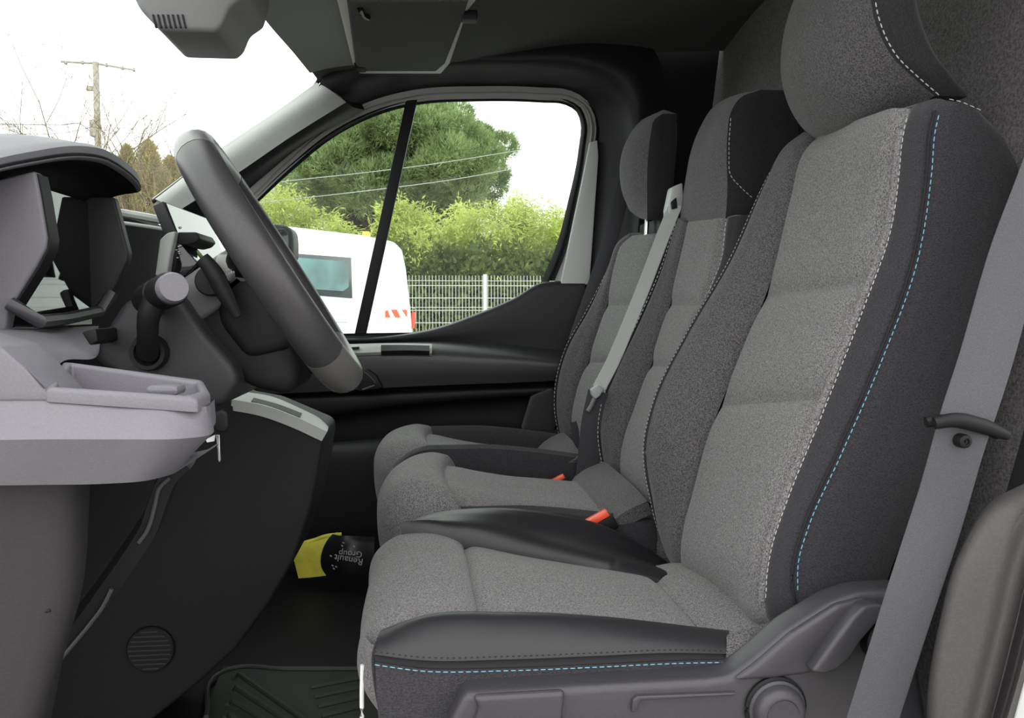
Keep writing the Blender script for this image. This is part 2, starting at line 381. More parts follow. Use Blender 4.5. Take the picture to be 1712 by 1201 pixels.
# window frame: grey rib plus the pale painted pillar panel
mo = [((a[0]*.45 + b[0]*.55), (a[1]*.45 + b[1]*.55)) for a, b in zip(mid, outer)]
patch('window_frame', surf([row(2.485, *mid), row(2.463, *[((a[0]+b[0])/2, (a[1]+b[1])/2) for a, b in zip(mid, mo)]), row(2.48, *mo)], 8, 70), M('window_frame_grey', (.33, .335, .33), .45, .4), door, thick=.02)
patch('frame_rubber', surf([row(2.485, *mo), row(2.47, *[((a[0]+b[0])/2, (a[1]+b[1])/2) for a, b in zip(outer, mo)]), row(2.485, *outer)], 8, 70), P_BLACK, door, thick=.02)
PIL = M('painted_pillar', (.55, .575, .56), .5, .4)
prism('pillar_panel', pix((986, 238), (999, 234), (1001, 262), (986, 476), (937, 476), (960, 366), (974, 300)), 2.455, 2.475, PIL, door, bevel=.004)
prism('window_bar', pix((679, 166), (698, 166), (611, 562), (592, 562)), 2.475, 2.50, P_BLACK, door, bevel=.003)
gl = WIN + [(860, 497), (800, 524), (720, 552), (600, 572), (430, 575)]
prism('window_pane', row(2.50, *[p for p in WIN if p[0] >= 690] + [(860, 500), (800, 526), (720, 556), (606, 575)]), 2.497, 2.502, GLASS, door)
prism('window_pane', row(2.50, *[p for p in WIN if p[0] <= 690] + [(600, 575), (430, 575)]), 2.497, 2.502, GLASS, door)
xs = (430, 540, 640, 720, 800, 860, 905, 940, 978)
def drow(Y, ys): return row(Y, *zip(xs, ys))
r0 = drow(2.485, (566, 564, 561, 550, 523, 498, 473, 471, 471))
r0b = drow(2.455, (569, 567, 564, 553, 527, 502, 477, 474, 474))
r1 = drow(2.463, (577, 575, 573, 571, 573, 577, 582, 587, 594))
patch('upper_panel', surf([r0, r0b, row(2.452, *zip(xs, (573, 571, 568, 561, 548, 534, 520, 518, 518))), r1], 20, 60), P_DARK, door, thick=-.03)
r2 = drow(2.40, (583, 581, 578, 578, 583, 588, 594, 599, 606)); r2b = drow(2.375, (592, 590, 588, 590, 595, 598, 602, 606, 612))
r3 = drow(2.39, (660, 655, 649, 645, 642, 640, 638, 636, 634))
patch('armrest', surf([r1, r2, r2b, row(2.372, *zip(xs, (625, 622, 618, 617, 618, 619, 620, 621, 623))), r3], 26, 60), M('armrest_plastic', (.036, .038, .038), .42, .5, bump=.2), door, thick=-.03)
r3c = drow(2.43, (664, 659, 653, 649, 646, 644, 642, 640, 638)); r4 = drow(2.405, (672, 667, 661, 657, 653, 651, 649, 647, 645)); r4b = drow(2.41, (720, 695, 681, 673, 667, 663, 660, 657, 654))
r5 = drow(2.46, (735, 706, 690, 681, 675, 671, 668, 664, 661)); r6 = drow(2.47, (745, 742, 735, 728, 724, 721, 718, 716, 714))
patch('lower_panel', surf([r3, r3c, r4, r4b, r5, r6], 34, 60, straight=True), P_BLACK, door, thick=-.02)
r7 = drow(2.37, (748, 745, 738, 732, 727, 724, 721, 719, 717)); r8 = drow(2.36, (800, 800, 795, 790, 785, 780, 775, 770, 765)); r9 = drow(2.42, (1000, 1000, 1000, 1000, 1000, 1000, 1000, 1000, 1000))
patch('door_pocket', surf([r6, r7, r8, r9], 24, 50, straight=True), M('door_pocket_plastic', (.020, .020, .0225), .5, .3), door, thick=-.02)
# pull handle recess on the ledge
a = [at(575, 577, Y=2.405), at(722, 574, Y=2.405), at(722, 589, Y=2.368), at(575, 590, Y=2.368)]
hp = patch('pull_handle', surf([row(0, (578, 576, 2.39), (650, 574, 2.39), (722, 575, 2.39)), row(0, (578, 583, 2.37), (650, 581, 2.37), (722, 582, 2.37)), row(0, (578, 591, 2.356), (650, 589, 2.356), (722, 591, 2.356))], 8, 20), P_GREY, door, thick=-.012)
patch('grip_slot', surf([row(0, (637, 577, 2.379), (680, 577, 2.379), (718, 578, 2.379)), row(0, (637, 587, 2.352), (680, 586, 2.352), (718, 587, 2.352))], 6, 16), P_BLACK, hp, thick=-.016)
prism('window_switch', pix((585, 581), (600, 580), (600, 584), (585, 585)), 2.358, 2.372, P_BLACK, hp, bevel=.001)
# inner door opener seen past the wheel rim
prism('door_opener', pix((598, 655), (604, 627), (615, 617), (630, 628), (640, 648), (632, 651)), 2.358, 2.378, P_BLACK, door, bevel=.004)
tube('opener_lever', row(2.355, (606, 652), (620, 647), (627, 644), (618, 630), (608, 622)), .003, P_SEAT, door, sm=20)

prism('lower_trim', pix((874, 722), (892, 664), (925, 650), (940, 690), (925, 724)), 2.37, 2.44, F_SIDE, door, bevel=.01)
# near B pillar
npil = thing('trim_3', tuple(at(1640, 1201, Y=.75)), 'grey moulded door pillar trim beside the driver belt', 'pillar', kind='structure')
G = surf([row(0, (1548, 1240, .80), (1552, 1140, .80), (1570, 1040, .80), (1600, 930, .80), (1650, 845, .80), (1730, 800, .80)),
          row(0, (1560, 1240, .765), (1566, 1140, .765), (1584, 1040, .765), (1614, 935, .765), (1660, 860, .765), (1735, 815, .765)),
          row(0, (1600, 1240, .745), (1625, 1140, .745), (1650, 1040, .745), (1675, 940, .745), (1705, 870, .745), (1745, 830, .745)),
          row(0, (1625, 1240, .725), (1650, 1140, .725), (1675, 1040, .725), (1700, 940, .725), (1722, 880, .725), (1752, 845, .725)),
          row(0, (1660, 1240, .735), (1690, 1140, .735), (1715, 1040, .735), (1740, 940, .735), (1760, 880, .735), (1785, 845, .735)),
          row(0, (1672, 1240, .70), (1702, 1140, .70), (1728, 1040, .70), (1752, 940, .70), (1775, 880, .70), (1800, 845, .70))], 36, 30)
patch('pillar_trim', G, M('pillar_trim_grey', (.07, .067, .067), .6, .3, grain=.08, bump=.4, bscale=500), npil, thick=-.02)
prism('body_edge', row(.70, (1676, 1245), (1712, 1110), (1745, 1000), (1800, 860), (1900, 860), (1900, 1245)), .60, .70, WHITE, npil, bevel=.008)
G = surf([[(x, .83, .0), (x + .03, .83, .35), (x + .12, .83, .7), (x + .16, .83, 1.05), (x + .18, .83, 1.5)] for x in (.56, .70, .86)], 8, 24)
patch('inner_pillar', G, P_BLACK, npil, thick=.03)

# ================================================================ SEATS
def seat_back(root, F, I1, I2, B, R, nv=44, seams=(), ins_u=26, mats=(F_BOL, F_INS, F_SIDE, F_SIDE), pf=(.012, .012, .008, .008), band_light=False):
    """backrest from five upright curves (far edge, both insert edges, near edge, near rear edge), closed behind and on top"""
    Rf = [np.array([p[0] + .01, F[0][1] + .005, p[2]]) for p in R]
    hint = (-1, -.2, .3)
    bol = surf([F, I1], 14, nv, pf[0], hint); patch('bolster', bol, mats[0], root)
    ins = surf([I1, I2], ins_u, nv, pf[1], hint, seams, edge=.12); patch('insert', ins, mats[1], root)
    band = surf([I2, B], 10, nv, pf[2], (-1, -1, 0)); patch('near_bolster', band, mats[2], root)
    side = surf([B, R], 12, nv, pf[3], (0, -1, 0)); patch('side_panel', side, mats[3], root)
    fs = surf([Rf, F], 8, nv, .004, (0, 1, 0)); bk = surf([R, Rf], 8, nv)
    # back shell: rear skin, far side skin and caps
    V = list(bk.reshape(-1, 3)) + list(fs.reshape(-1, 3)); Fc = grid_faces(8, nv) + grid_faces(8, nv, 8 * nv)
    for e in (0, -1):
        ring = [g[:, e] for g in (bol, ins, band, side, bk, fs)]; ring = np.concatenate([r[:-1] for r in ring])
        o = len(V); V += list(ring); c = len(V); cc = ring.mean(0)
        if e == -1: cc = cc + np.array([.01, 0, .012])
        V.append(cc)
        for i in range(len(ring)): Fc.append((o + i, o + (i + 1) % len(ring), c))
    mk('back_shell', V, Fc, mats[3], root)
    return bol, ins, band, side
def piping(root, name, pts, mat, r=.0028): tube(name, pts, r, mat, root, n=8)
def headrest(root, rows_front, back_dx, mats, name='headrest', nu=18, nv=26, pf=.02, Ys=None):
    """cushion: front skin through rows (far to near), dark near side, rear skin and caps"""
    A = rows_front[0]; Z = rows_front[-1]
    fr = surf(rows_front, nu, nv, pf, (-1, 0, .1), edge=.35, vfade=.25)
    nb = [p + np.array([back_dx * w, 0, 0]) for p, w in zip(Z, np.interp(np.linspace(0, 1, len(Z)), (0, .2, .5, .8, 1), (.75, 1, 1.05, .9, .55)))]
    fb = [p + np.array([back_dx * w, 0, 0]) for p, w in zip(A, np.interp(np.linspace(0, 1, len(A)), (0, .2, .5, .8, 1), (.75, 1, 1.05, .9, .55)))]
    sd = surf([Z, nb], 10, nv, .012, (0, -1, 0), vfade=.2); bk = surf([nb, fb], 12, nv, .015, (1, 0, 0), vfade=.25); fs = surf([fb, A], 8, nv, .01, (0, 1, 0), vfade=.2)
    h = patch(name, fr, mats[0], root)
    V = list(sd.reshape(-1, 3)) + list(bk.reshape(-1, 3)) + list(fs.reshape(-1, 3)); Fc = grid_faces(10, nv) + grid_faces(12, nv, 10 * nv) + grid_faces(8, nv, 22 * nv)
    for e in (0, -1):
        ring = np.concatenate([g[:, e][:-1] for g in (fr, sd, bk, fs)]); o = len(V); V += list(ring); c = len(V); V.append(ring.mean(0) + np.array([0, 0, -.006 if e == 0 else .012]))
        for i in range(len(ring)): Fc.append((o + i, o + (i + 1) % len(ring), c))
    mk('side_cover', V, Fc, mats[1], h)
    return h, fr
def cushion(root, Yn, Yf, dx=0, dz=0, Yin=.06, Yif=.07, mats=(F_INS, LEATHER, F_SIDE), zb=(.34, .412, .385, .385, .425, .36), x_end=.36, nose=True, crest=(0, 0), seams=((.512, .013, .009), (.86, .014, .009)), low=.10, bulge=.012, nx=(0., 0.)):
    """seat cushion: cloth nose and insert between two raised bolsters; rows run from the front bottom over the nose to the back"""
    hi = zb[2] + dz
    def prof(Y, fx, top, lowx=0):
        P = [(-.005 + fx, low), (-.03 + fx, low + .11), (-.066 + fx, top - .11), (-.092 + fx, top - .058), (-.086 + fx, top - .028), (-.056 + fx, top - .003), (-.01 + fx, top + .009), (.08, top - .003), (.18, top - .016), (.30, top - .034), (.39, top - .042), (.43, top - .036), (.50, top - .03)]
        return [np.array([x + dx, Y, z]) for x, z in P]
    mid = (Yn + Yf) / 2; w = Yf - Yn
    rows = [prof(Yn + Yin * .55, .035 + nx[0], hi - .008), prof(Yn + Yin, .016 + nx[0], hi), prof(mid - w * .18, .002, hi + .004), prof(mid + w * .15, .0, hi + .006), prof(Yf - Yif, .0 + nx[1], hi + .004), prof(Yf - Yif * .5, .012 + nx[1], hi - .004)]
    for r_, k_ in ((3, .010), (4, .032), (5, .036)):
        for p in rows[r_][6:]: p[2] -= k_ * min(1, (p[0] - dx + .05) / .2)
    G = surf(rows, 34, 220, bulge * .5, (0, 0, 1), seams, edge=.1); patch('seat_insert', G, mats[0], root); stitches('nose_seam', G[2:-2, 44], mats[2], root, out=(-.0012, 0, 0), ln=.02, gap=.0, r=.0016)
    # bolsters: swept rounded sections from nose to back
    def bol(nm, Ya, Yb, crest_z, base_z, x0, x1, mat, matside, seam_z=None):
        rings = []; xsr = np.linspace(0, 1, 26)
        for t in xsr:
            x = x0 + (x1 - x0) * t + dx
            e = 1 - (1 - min(1, t / .14)) ** 2.2; b = 1 - .45 * max(0, (t - .75) / .25) ** 2
            top = base_z + (crest_z - base_z) * (.35 + .65 * e) * b; lo = low + .02 + (1 - e) * .12
            ring = []
            s = 1 if Yb > Ya else -1; wd = abs(Yb - Ya)
            for q, zz in ((0, lo), (-.02, lo + (top - lo) * .35), (-.02, lo + (top - lo) * .70), (.0, top - .034), (.06, top - .020), (.2, top - .007), (.42, top), (.68, top - .006), (.9, top - .022), (1.0, top - .045), (1.0, lo)):
                inset = (1 - e) * .035
                ring.append((x, Ya + s * (wd * q + inset * (1 - q)), zz))
            rings.append(ring)
        return rings
    return rows, bol
def cap_faces(m, n): return [tuple(range(n)), tuple((m-1)*n + j for j in range(n))]

# ---------------------------------------------------------------- driver seat
ds = thing('driver_seat', (.25, 1.19, 0), 'grey cloth driver seat with black bolsters and blue stitching, nearest the camera', 'seat')
F = row(1.45, (1205, 1012), (1140, 950), (1112, 905), (1090, 830), (1080, 745), (1095, 675), (1150, 560), (1220, 440), (1290, 290), (1312, 252), (1345, 228, 1.42))
I1 = row(1.35, (1215, 1018, 1.36), (1142, 940), (1145, 885), (1158, 835), (1187, 725), (1237, 600), (1292, 460), (1325, 330), (1345, 262), (1372, 236))
I2 = row(.99, (1300, 1052), (1284, 1035), (1281, 985), (1287, 930), (1311, 850), (1370, 700), (1440, 520), (1490, 380), (1503, 290), (1508, 240), (1518, 196), (1524, 182))
B = row(.945, (1335, 1020), (1329, 985), (1330, 940), (1347, 880), (1401, 760), (1470, 600), (1530, 430), (1552, 290), (1558, 220), (1566, 185), (1582, 168))
R = row(.955, (1478, 1000), (1484, 970), (1510, 900), (1560, 760), (1610, 620), (1660, 460), (1695, 330), (1704, 295), (1690, 255), (1665, 215), (1630, 185))
bol, ins, band, side = seat_back(ds, F, I1, I2, B, R, nv=140, seams=((.455, .016, .022), (.68, .016, .022)), pf=(.014, .014, .007, .008))
piping(ds, 'far_piping', bol[0][4:-9] + np.array([-.002, .001, 0]), F_SIDE, .003)
stitches('white_stitching', bol[0][9:-12], ST_W, ds, out=(-.006, -.004, 0), r=.0006, ln=.004, gap=.004)
# pale welt between insert and near bolster
tube('welt', band[0][9:-6] + np.array([-.006, -.003, 0]), .0048, F_INS, ds)
stitches('white_stitching', band[1][9:-3], ST_W, ds, out=(-.0012, -.0012, 0), ln=.0055, gap=.003, r=.0008)
stitches('blue_stitching', B[1:-1], ST_B, ds, out=(.0015, -.0045, 0), ln=.0058, gap=.003, r=.0008)
stitches('dark_stitching', B[1:-1], ST_D, ds, out=(-.007, -.0015, 0), ln=.004, gap=.004, r=.0008)
tube('near_piping', np.array(B[:-1]) + np.array([-.003, -.001, 0]), .0016, ST_D, ds, sm=70)
stitches('white_stitching', row(.945, (1582, 168), (1600, 172), (1620, 180), (1638, 188)), ST_W, ds, out=(0, -.006, .0), r=.0006)
# headrest
H = [row(1.34, (1378, 240), (1345, 218), (1320, 180), (1306, 130), (1308, 70), (1325, 5), (1352, -50), (1400, -85)),
     row(1.25, (1420, 236), (1375, 212), (1345, 165), (1332, 115), (1338, 50), (1350, -15), (1380, -75), (1435, -105)),
     row(1.13, (1500, 208), (1450, 185), (1415, 140), (1398, 90), (1398, 30), (1405, -40), (1435, -95), (1490, -120)),
     row(1.05, (1562, 160), (1524, 127), (1492, 95), (1468, 50), (1456, 0), (1462, -55), (1485, -100), (1535, -125))]
h, fr = headrest(ds, H, .065, (F_BOL, F_BLACK), nv=34, nu=24, pf=.006)
stitches('white_stitching', np.array(H[-1]) + np.array([.004, -.004, 0]), ST_W, h, r=.0009)
for y in (1.13, 1.26): tube('headrest_post', [(.70, y, 1.0), (.695, y, 1.11)], .006, CHROME, h)
# cushion
rows, bolf = cushion(ds, .915, 1.455, low=.08)
def add_bol(root, nm, rings, mat, **k): return closed_loft(nm, rings, mat, root, **k)
# near bolster: leather roll on top, charcoal side below
NR0 = row(.905, (640, 1300), (700, 1300), (850, 1300), (1000, 1290), (1130, 1280), (1222, 1260))
NR1 = row(.908, (627, 1108), (700, 1118), (850, 1118), (1000, 1112), (1130, 1106), (1218, 1104))
NR2 = row(.912, (626, 1095), (700, 1104), (850, 1103), (1000, 1097), (1130, 1092), (1217, 1094))
NR3 = row(.955, (640, 1062), (695, 1042), (850, 1034), (1000, 1040), (1130, 1053), (1218, 1063))
NR4 = row(1.0, (660, 1056), (700, 1048), (850, 1036), (1000, 1042), (1130, 1052), (1218, 1060))
for p in NR4: p[2] = min(p[2], .395) - .02
patch('cushion_side', surf([NR0, NR1], 8, 50, .006, (0, -1, 0)), F_SIDE, ds)
lb = patch('leather_bolster', surf([NR2, NR3, NR4], 16, 50, .006, (0, -1, 1), edge=.2), LEATHER, ds)
patch('seam_band', surf([NR1, [p + np.array([0, .004, 0]) for p in NR1], [p + np.array([0, .004, 0]) for p in NR2], NR2], 6, 50), ST_D, ds)
stitches('blue_stitching', NR1, ST_B, ds, out=(0, -.004, -.001), r=.0007, ln=.0058, gap=.003)
stitches('dark_stitching', NR2, ST_D, ds, out=(0, -.005, .006), r=.0008, ln=.003, gap=.004)
# far bolster
FR = [row(1.375, (672, 884, 1.38), (710, 883), (780, 903), (900, 925, 1.35), (1000, 942, 1.31), (1110, 968, 1.27), (1180, 992, 1.27)),
      row(1.41, (673, 882, 1.385), (715, 869), (800, 868), (900, 880), (1000, 903), (1075, 935), (1140, 968)),
      row(1.44, (674, 881, 1.39), (725, 860), (850, 852), (930, 862), (1000, 878), (1075, 915), (1135, 955)),
      row(1.47, (676, 884, 1.395), (740, 880), (850, 876), (930, 885), (1000, 900), (1075, 935), (1135, 970)),
      row(1.475, (690, 1010), (740, 1010), (850, 1010), (930, 1010), (1000, 1010), (1075, 1020), (1135, 1030))]
FR.insert(0, [p + np.array([0, -.006, -.035]) for p in FR[0]])
patch('far_leather_bolster', surf(FR, 22, 50, .003, (0, -.3, 1)), LEATHER, ds)
# nose piping and rear cloth wedge
NOSEP = row(.93, (634, 1068, .95), (626, 1092, .935), (628, 1140), (640, 1200), (655, 1260))
tube('nose_piping', NOSEP, .003, F_SIDE, ds, sm=40)
FN = [row(0, (652, 1300, .94), (640, 1200, .935), (629, 1140, .935), (626, 1102, .935), (629, 1082, .94)),
      row(0, (665, 1300, 1.0), (642, 1200, 1.0), (622, 1130, 1.0), (608, 1080, 1.0), (606, 1055, 1.0))]
patch('nose_corner', surf(FN, 8, 30, .003, (-1, -1, 0)), F_INS, ds)
patch('rear_wedge', surf([row(0, (1216, 1062, .93), (1214, 1100, .91), (1216, 1140, .905)), row(0, (1262, 1050, .94), (1260, 1085, .915), (1250, 1125, .905)), row(0, (1330, 1030, .96), (1330, 1050, .95), (1310, 1080, .94))], 10, 14, .004, (0, -1, 0)), F_BOL, ds, thick=.02)
# under-seat frame
prism('seat_base', [(.0, 0, .0), (.55, 0, .0), (.55, 0, .30), (.0, 0, .30)], .96, 1.42, P_BLACK, ds, bevel=.02)
# plastic side cover with knob and recline lever
sc = prism('side_cover', pix((776, 1160), (1000, 1147), (1180, 1137), (1222, 1131), (1258, 1105), (1318, 1052), (1395, 1005), (1440, 990), (1520, 985), (1560, 1260), (735, 1290), (748, 1215)), .872, .915, P_SEAT, ds, bevel=.010, segs=4)
prism('cover_ridge', pix((790, 1166), (946, 1157), (940, 1210), (1000, 1290), (760, 1290), (800, 1187)), .862, .874, P_SEAT, sc, bevel=.006)
prism('cover_arm', pix((1228, 1140), (1265, 1112), (1325, 1060), (1400, 1012), (1452, 1000), (1445, 1020), (1400, 1060), (1360, 1128), (1290, 1137)), .864, .876, P_SEAT, sc, bevel=.006)
prism('cover_slot', pix((1058, 1172), (1066, 1165), (1232, 1159), (1228, 1164), (1072, 1172), (1064, 1192), (1056, 1192)), .866, .876, P_SEAT, sc, bevel=.002)
kc = at(1299, 1186, Y=.865)
kn = lathe('recline_knob', kc + np.array([0, .012, 0]), kc + np.array([0, -.018, 0]), [(0, .034), (.45, .034), (.5, .031), (.75, .030), (.92, .027), (1, .022), (1, .020), (.93, .018), (.93, 0)], P_SEAT, sc)
tube('knob_ring', [kc + np.array([.0345 * math.cos(t), .004, .0345 * math.sin(t)]) for t in np.linspace(0, 2*math.pi, 40)], .0032, P_BLACK, kn, n=6)
lv = prism('recline_lever', pix((1357, 1126), (1400, 1066), (1428, 1030), (1446, 1014), (1472, 1010), (1492, 1020), (1470, 1040), (1440, 1075), (1425, 1100), (1404, 1120), (1380, 1129)), .846, .868, P_SEAT, sc, bevel=.005)
kc2 = at(1486, 1072, Y=.86)
lathe('lever_pivot', kc2 + np.array([0, .012, 0]), kc2 + np.array([0, -.01, 0]), [(0, .03), (.8, .03), (1, .026), (1, 0)], P_BLACK, sc)
tube('seat_slide_bar', row(0, (606, 1112, .98), (605, 1160, .98), (606, 1240, .98)), .0028, M('polished_bar', (.85, .85, .85), .35, .5), ds, sm=10)

# ---------------------------------------------------------------- bench: middle and passenger seats
def bench_cushion(root, Yn, Yf, dx, dz, bolster_mat, far=True, drop=0):
    top = .388 + dz
    def prof(Y, fx, t):
        P = [(-.04 + fx, .14), (-.085 + fx, .24), (-.104 + fx, t - .10), (-.100 + fx, t - .05), (-.072 + fx, t - .008), (-.015 + fx, t + .010), (.065, t - .022), (.16, t - .046), (.28, t - .060), (.40, t - .072), (.50, t - .07)]
        return [np.array([x + dx, Y, z]) for x, z in P]
    w = Yf - Yn
    rows = [prof(Yn - .014, .10, top - .10), prof(Yn + .015, .06, top - .02), prof(Yn + .06, .022, top), prof(Yn + w * .4, .0, top + .006), prof(Yn + w * .7, .006, top + .006), prof(Yf - .05, .03, top), prof(Yf - .01, .065, top - .02), prof(Yf + .014, .10, top - .10)]
    patch('seat_insert', surf(rows, 26, 110, .006, (0, 0, 1), ((.478, .013, .017),), edge=.1), F_INS, root)
    for nm, Ya, Yb in (('near_bolster_roll', Yn - .012, Yn + .055),) + ((('far_bolster_roll', Yf + .012, Yf - .05),) if far else ()):
        rings = []
        for t in np.linspace(0, 1, 24):
            x = -.055 + .50 * t + dx; e = 1 - (1 - min(1, t / .2)) ** 2.2; d = .035 * max(0, (t - .45) / .55) ** 1.4
            tp = top - .045 + .05 * e - d - (drop if Ya < Yb else 0); lo = .12
            rings.append([(x, Ya + (Yb - Ya) * q, z) for q, z in ((0, lo), (0, tp - .06), (.05, tp - .03), (.2, tp - .008), (.45, tp), (.7, tp - .004), (.92, tp - .02), (1, tp - .05), (1, lo))])
        closed_loft(nm, rings, bolster_mat, root)
    patch('seat_rear', surf([[(.36 + dx, y, top - .125), (.385 + dx, y, top - .078), (.44 + dx, y, top - .05)] for y in (Yn, (Yn + Yf) / 2, Yf)], 10, 10, .012, (-1, 0, 1)), F_BOL, root, thick=-.03)
    prism('seat_base', [(-.02 + dx, 0, 0), (.5 + dx, 0, 0), (.5 + dx, 0, .33), (-.02 + dx, 0, .33)], Yn + .01, Yf - .01, P_BLACK, root, bevel=.015)

bs = thing('passenger_seat', (.25, 1.72, 0), 'middle seat with tall one-piece backrest and black-sided headrest top', 'seat', 'passenger bench seats')
F = row(1.90, (1022, 812), (1010, 770), (1004, 725), (1010, 675), (1032, 617), (1062, 555), (1112, 440), (1130, 385), (1137, 366))
I1 = row(1.83, (1048, 815), (1040, 778), (1046, 735), (1062, 690), (1086, 620), (1121, 508), (1140, 430), (1150, 388), (1153, 374))
I2 = row(1.58, (1098, 842), (1095, 800), (1100, 740), (1120, 670), (1150, 580), (1186, 490), (1208, 430), (1214, 380), (1216, 366))
B = row(1.54, (1125, 850), (1118, 800), (1122, 740), (1142, 670), (1172, 580), (1208, 490), (1232, 430), (1242, 390), (1250, 360))
R = [np.array([p[0] + .12, 1.55, p[2]]) for p in B]
bol, ins, band, side = seat_back(bs, F, I1, I2, B, R, nv=110, seams=((.70, .014, .022), (.47, .014, .022)), mats=(F_BOL, F_INS, F_SIDE, F_SIDE))
piping(bs, 'far_piping', bol[0][1:-2] + np.array([-.003, .001, 0]), ST_D, .0035)
stitches('white_stitching', bol[0][2:-2], ST_W, bs, out=(-.008, -.006, 0), r=.0011, ln=.007, gap=.004)
stitches('white_stitching', I2[5:], ST_W, bs, out=(-.004, -.006, 0), r=.0010, ln=.006, gap=.004)
H = [row(1.89, (1136, 378), (1140, 340), (1146, 300), (1156, 250), (1172, 210), (1190, 182), (1215, 168, 1.86), (1245, 160, 1.84)),
     row(1.74, (1176, 386), (1175, 345), (1176, 305), (1182, 260), (1192, 222), (1204, 192), (1225, 168), (1258, 154)),
     row(1.60, (1212, 374), (1215, 340), (1216, 305), (1215, 270), (1216, 225), (1221, 190), (1236, 165), (1272, 150))]
h, fr = headrest(bs, H, .15, (F_BOL, F_BLACK), name='headrest', nv=26, pf=.010)
stitches('white_stitching', row(1.585, (1218, 200), (1215, 260), (1218, 295), (1235, 315), (1258, 336)), ST_W, h, out=(0, -.012, 0), r=.0009)
bench_cushion(bs, 1.52, 1.93, .0, .045, F_SIDE, far=False, drop=.035)

ps = thing('passenger_seat', (.25, 2.13, 0), 'window-side passenger seat with separate headrest on metal posts beside the far door', 'seat', 'passenger bench seats')
F = row(2.31, (962, 765), (944, 740), (932, 695), (932, 645), (948, 585), (985, 518), (1022, 445), (1040, 405), (1056, 394))
I1 = row(2.25, (985, 775), (965, 745), (958, 705), (966, 655), (989, 592), (1015, 510), (1030, 440), (1038, 415), (1056, 400))
I2 = row(2.0, (1000, 780), (1000, 740), (1010, 690), (1025, 640), (1042, 580), (1072, 500), (1090, 440), (1100, 410), (1105, 394))
B = row(1.96, (1012, 785), (1012, 740), (1022, 690), (1038, 640), (1058, 580), (1088, 500), (1108, 440), (1122, 405), (1128, 394))
R = [np.array([p[0] + .12, 1.965, p[2]]) for p in B]
bol, ins, band, side = seat_back(ps, F, I1, I2, B, R, nv=110, seams=((.70, .014, .022), (.45, .014, .022)))
piping(ps, 'far_piping', bol[0][1:-2] + np.array([-.003, .001, 0]), ST_D, .0035)
stitches('white_stitching', bol[0][2:-2], ST_W, ps, out=(-.008, -.006, 0), r=.0009, ln=.007, gap=.005)
H = [row(2.24, (1052, 352), (1040, 320), (1036, 280), (1042, 248), (1056, 222), (1072, 204), (1090, 192)),
     row(2.14, (1068, 364), (1056, 330), (1052, 290), (1058, 250), (1068, 224), (1082, 202), (1100, 190)),
     row(2.04, (1082, 368), (1082, 335), (1082, 295), (1084, 255), (1088, 225), (1094, 200), (1108, 190))]
h, fr = headrest(ps, H, .07, (F_BOL, F_BLACK), nv=24, pf=.010)
for px in (1082, 1103): tube('headrest_post', [at(px, 364, Y=2.10), at(px - 2, 404, Y=2.10)], .006, CHROME, h)
rbox('post_gap_filler', at(1094, 384, Y=2.14), (.03, .20, .045), P_BLACK, h)  # post guide enlarged in black to stand for the dark gap under the headrest
bench_cushion(ps, 1.97, 2.33, -.035, .055, F_SIDE, far=True)
# black pull loop at the foot of the passenger backrest
ribbon('fold_strap', row(1.99, (958, 706), (962, 720), (963, 735), (970, 748)), (1, 0, .3), .018, .003, BELT_D, ps, sm=16)

# ================================================================ SEAT BELTS
db = thing('seat_belt', tuple(at(1430, 1201, Y=.80)), 'grey driver seat belt hanging in front of the door pillar', 'seat belt')
ribbon('webbing', row(0, (1960, -330, .81), (1850, -10, .805), (1745, 300, .80), (1705, 405, .80), (1642, 620, .79), (1612, 712, .785), (1575, 840, .79), (1520, 1010, .79), (1450, 1230, .80)), np.array([(.95, -.25, .28)] * 2), .052, .003, BELT_G, db, sm=60)
gd = [at(1562, 708, Y=.775), at(1590, 703, Y=.772), at(1640, 712, Y=.772), at(1684, 728, Y=.775)]
tube('belt_keeper', gd, (.006, .0075, .0075, .005), P_BLACK, db, sm=24, n=12, flat=1.1)
tube('belt_keeper', [p + np.array([.004, .020, -.002]) for p in gd], .006, P_BLACK, db, sm=24, n=10)
c = at(1612, 738, Y=.776)
lathe('stop_button', c + np.array([0, .008, 0]), c + np.array([0, -.004, 0]), [(0, .0075), (.7, .0075), (.9, .0068), (1, .005), (1, .0035), (.85, .003), (.85, .0012), (1, .001), (1, 0)], P_BLACK, db, n=20)

mb = thing('seat_belt', tuple(at(985, 830, Y=1.93)), 'pale grey middle seat belt with metal tongue hanging beside the tall middle backrest', 'seat belt')
rl = prism('belt_outlet', pix((1125, 312), (1142, 305), (1144, 345), (1132, 362), (1118, 375), (1117, 350)), 1.90, 1.945, M('pale_plastic', (.42, .44, .43), .45, .4), mb, bevel=.005)
prism('outlet_slot', pix((1122, 338), (1131, 330), (1133, 348), (1124, 350)), 1.894, 1.902, P_BLACK, rl, bevel=.002)
ribbon('webbing', row(1.90, (1130, 342), (1112, 386), (1080, 470), (1050, 545), (1022, 610), (1001, 650)), (1, -.35, .2), .033, .003, BELT_L, mb, sm=40)
prism('tongue', pix((988, 652), (1000, 644), (1010, 650), (1004, 662), (996, 668), (990, 662)), 1.875, 1.895, P_GREY, mb, bevel=.003)
tube('tongue_blade', row(1.885, (995, 664), (989, 678), (983, 688)), .0055, M('dull_steel', (.12, .125, .125), .5, .4), mb, n=8)
ribbon('lower_webbing', row(0, (1002, 655, 1.895), (992, 700, 1.90), (985, 760, 1.91), (978, 835, 1.93)), (1, -.2, .1), .055, .003, BELT_D, mb, sm=30)

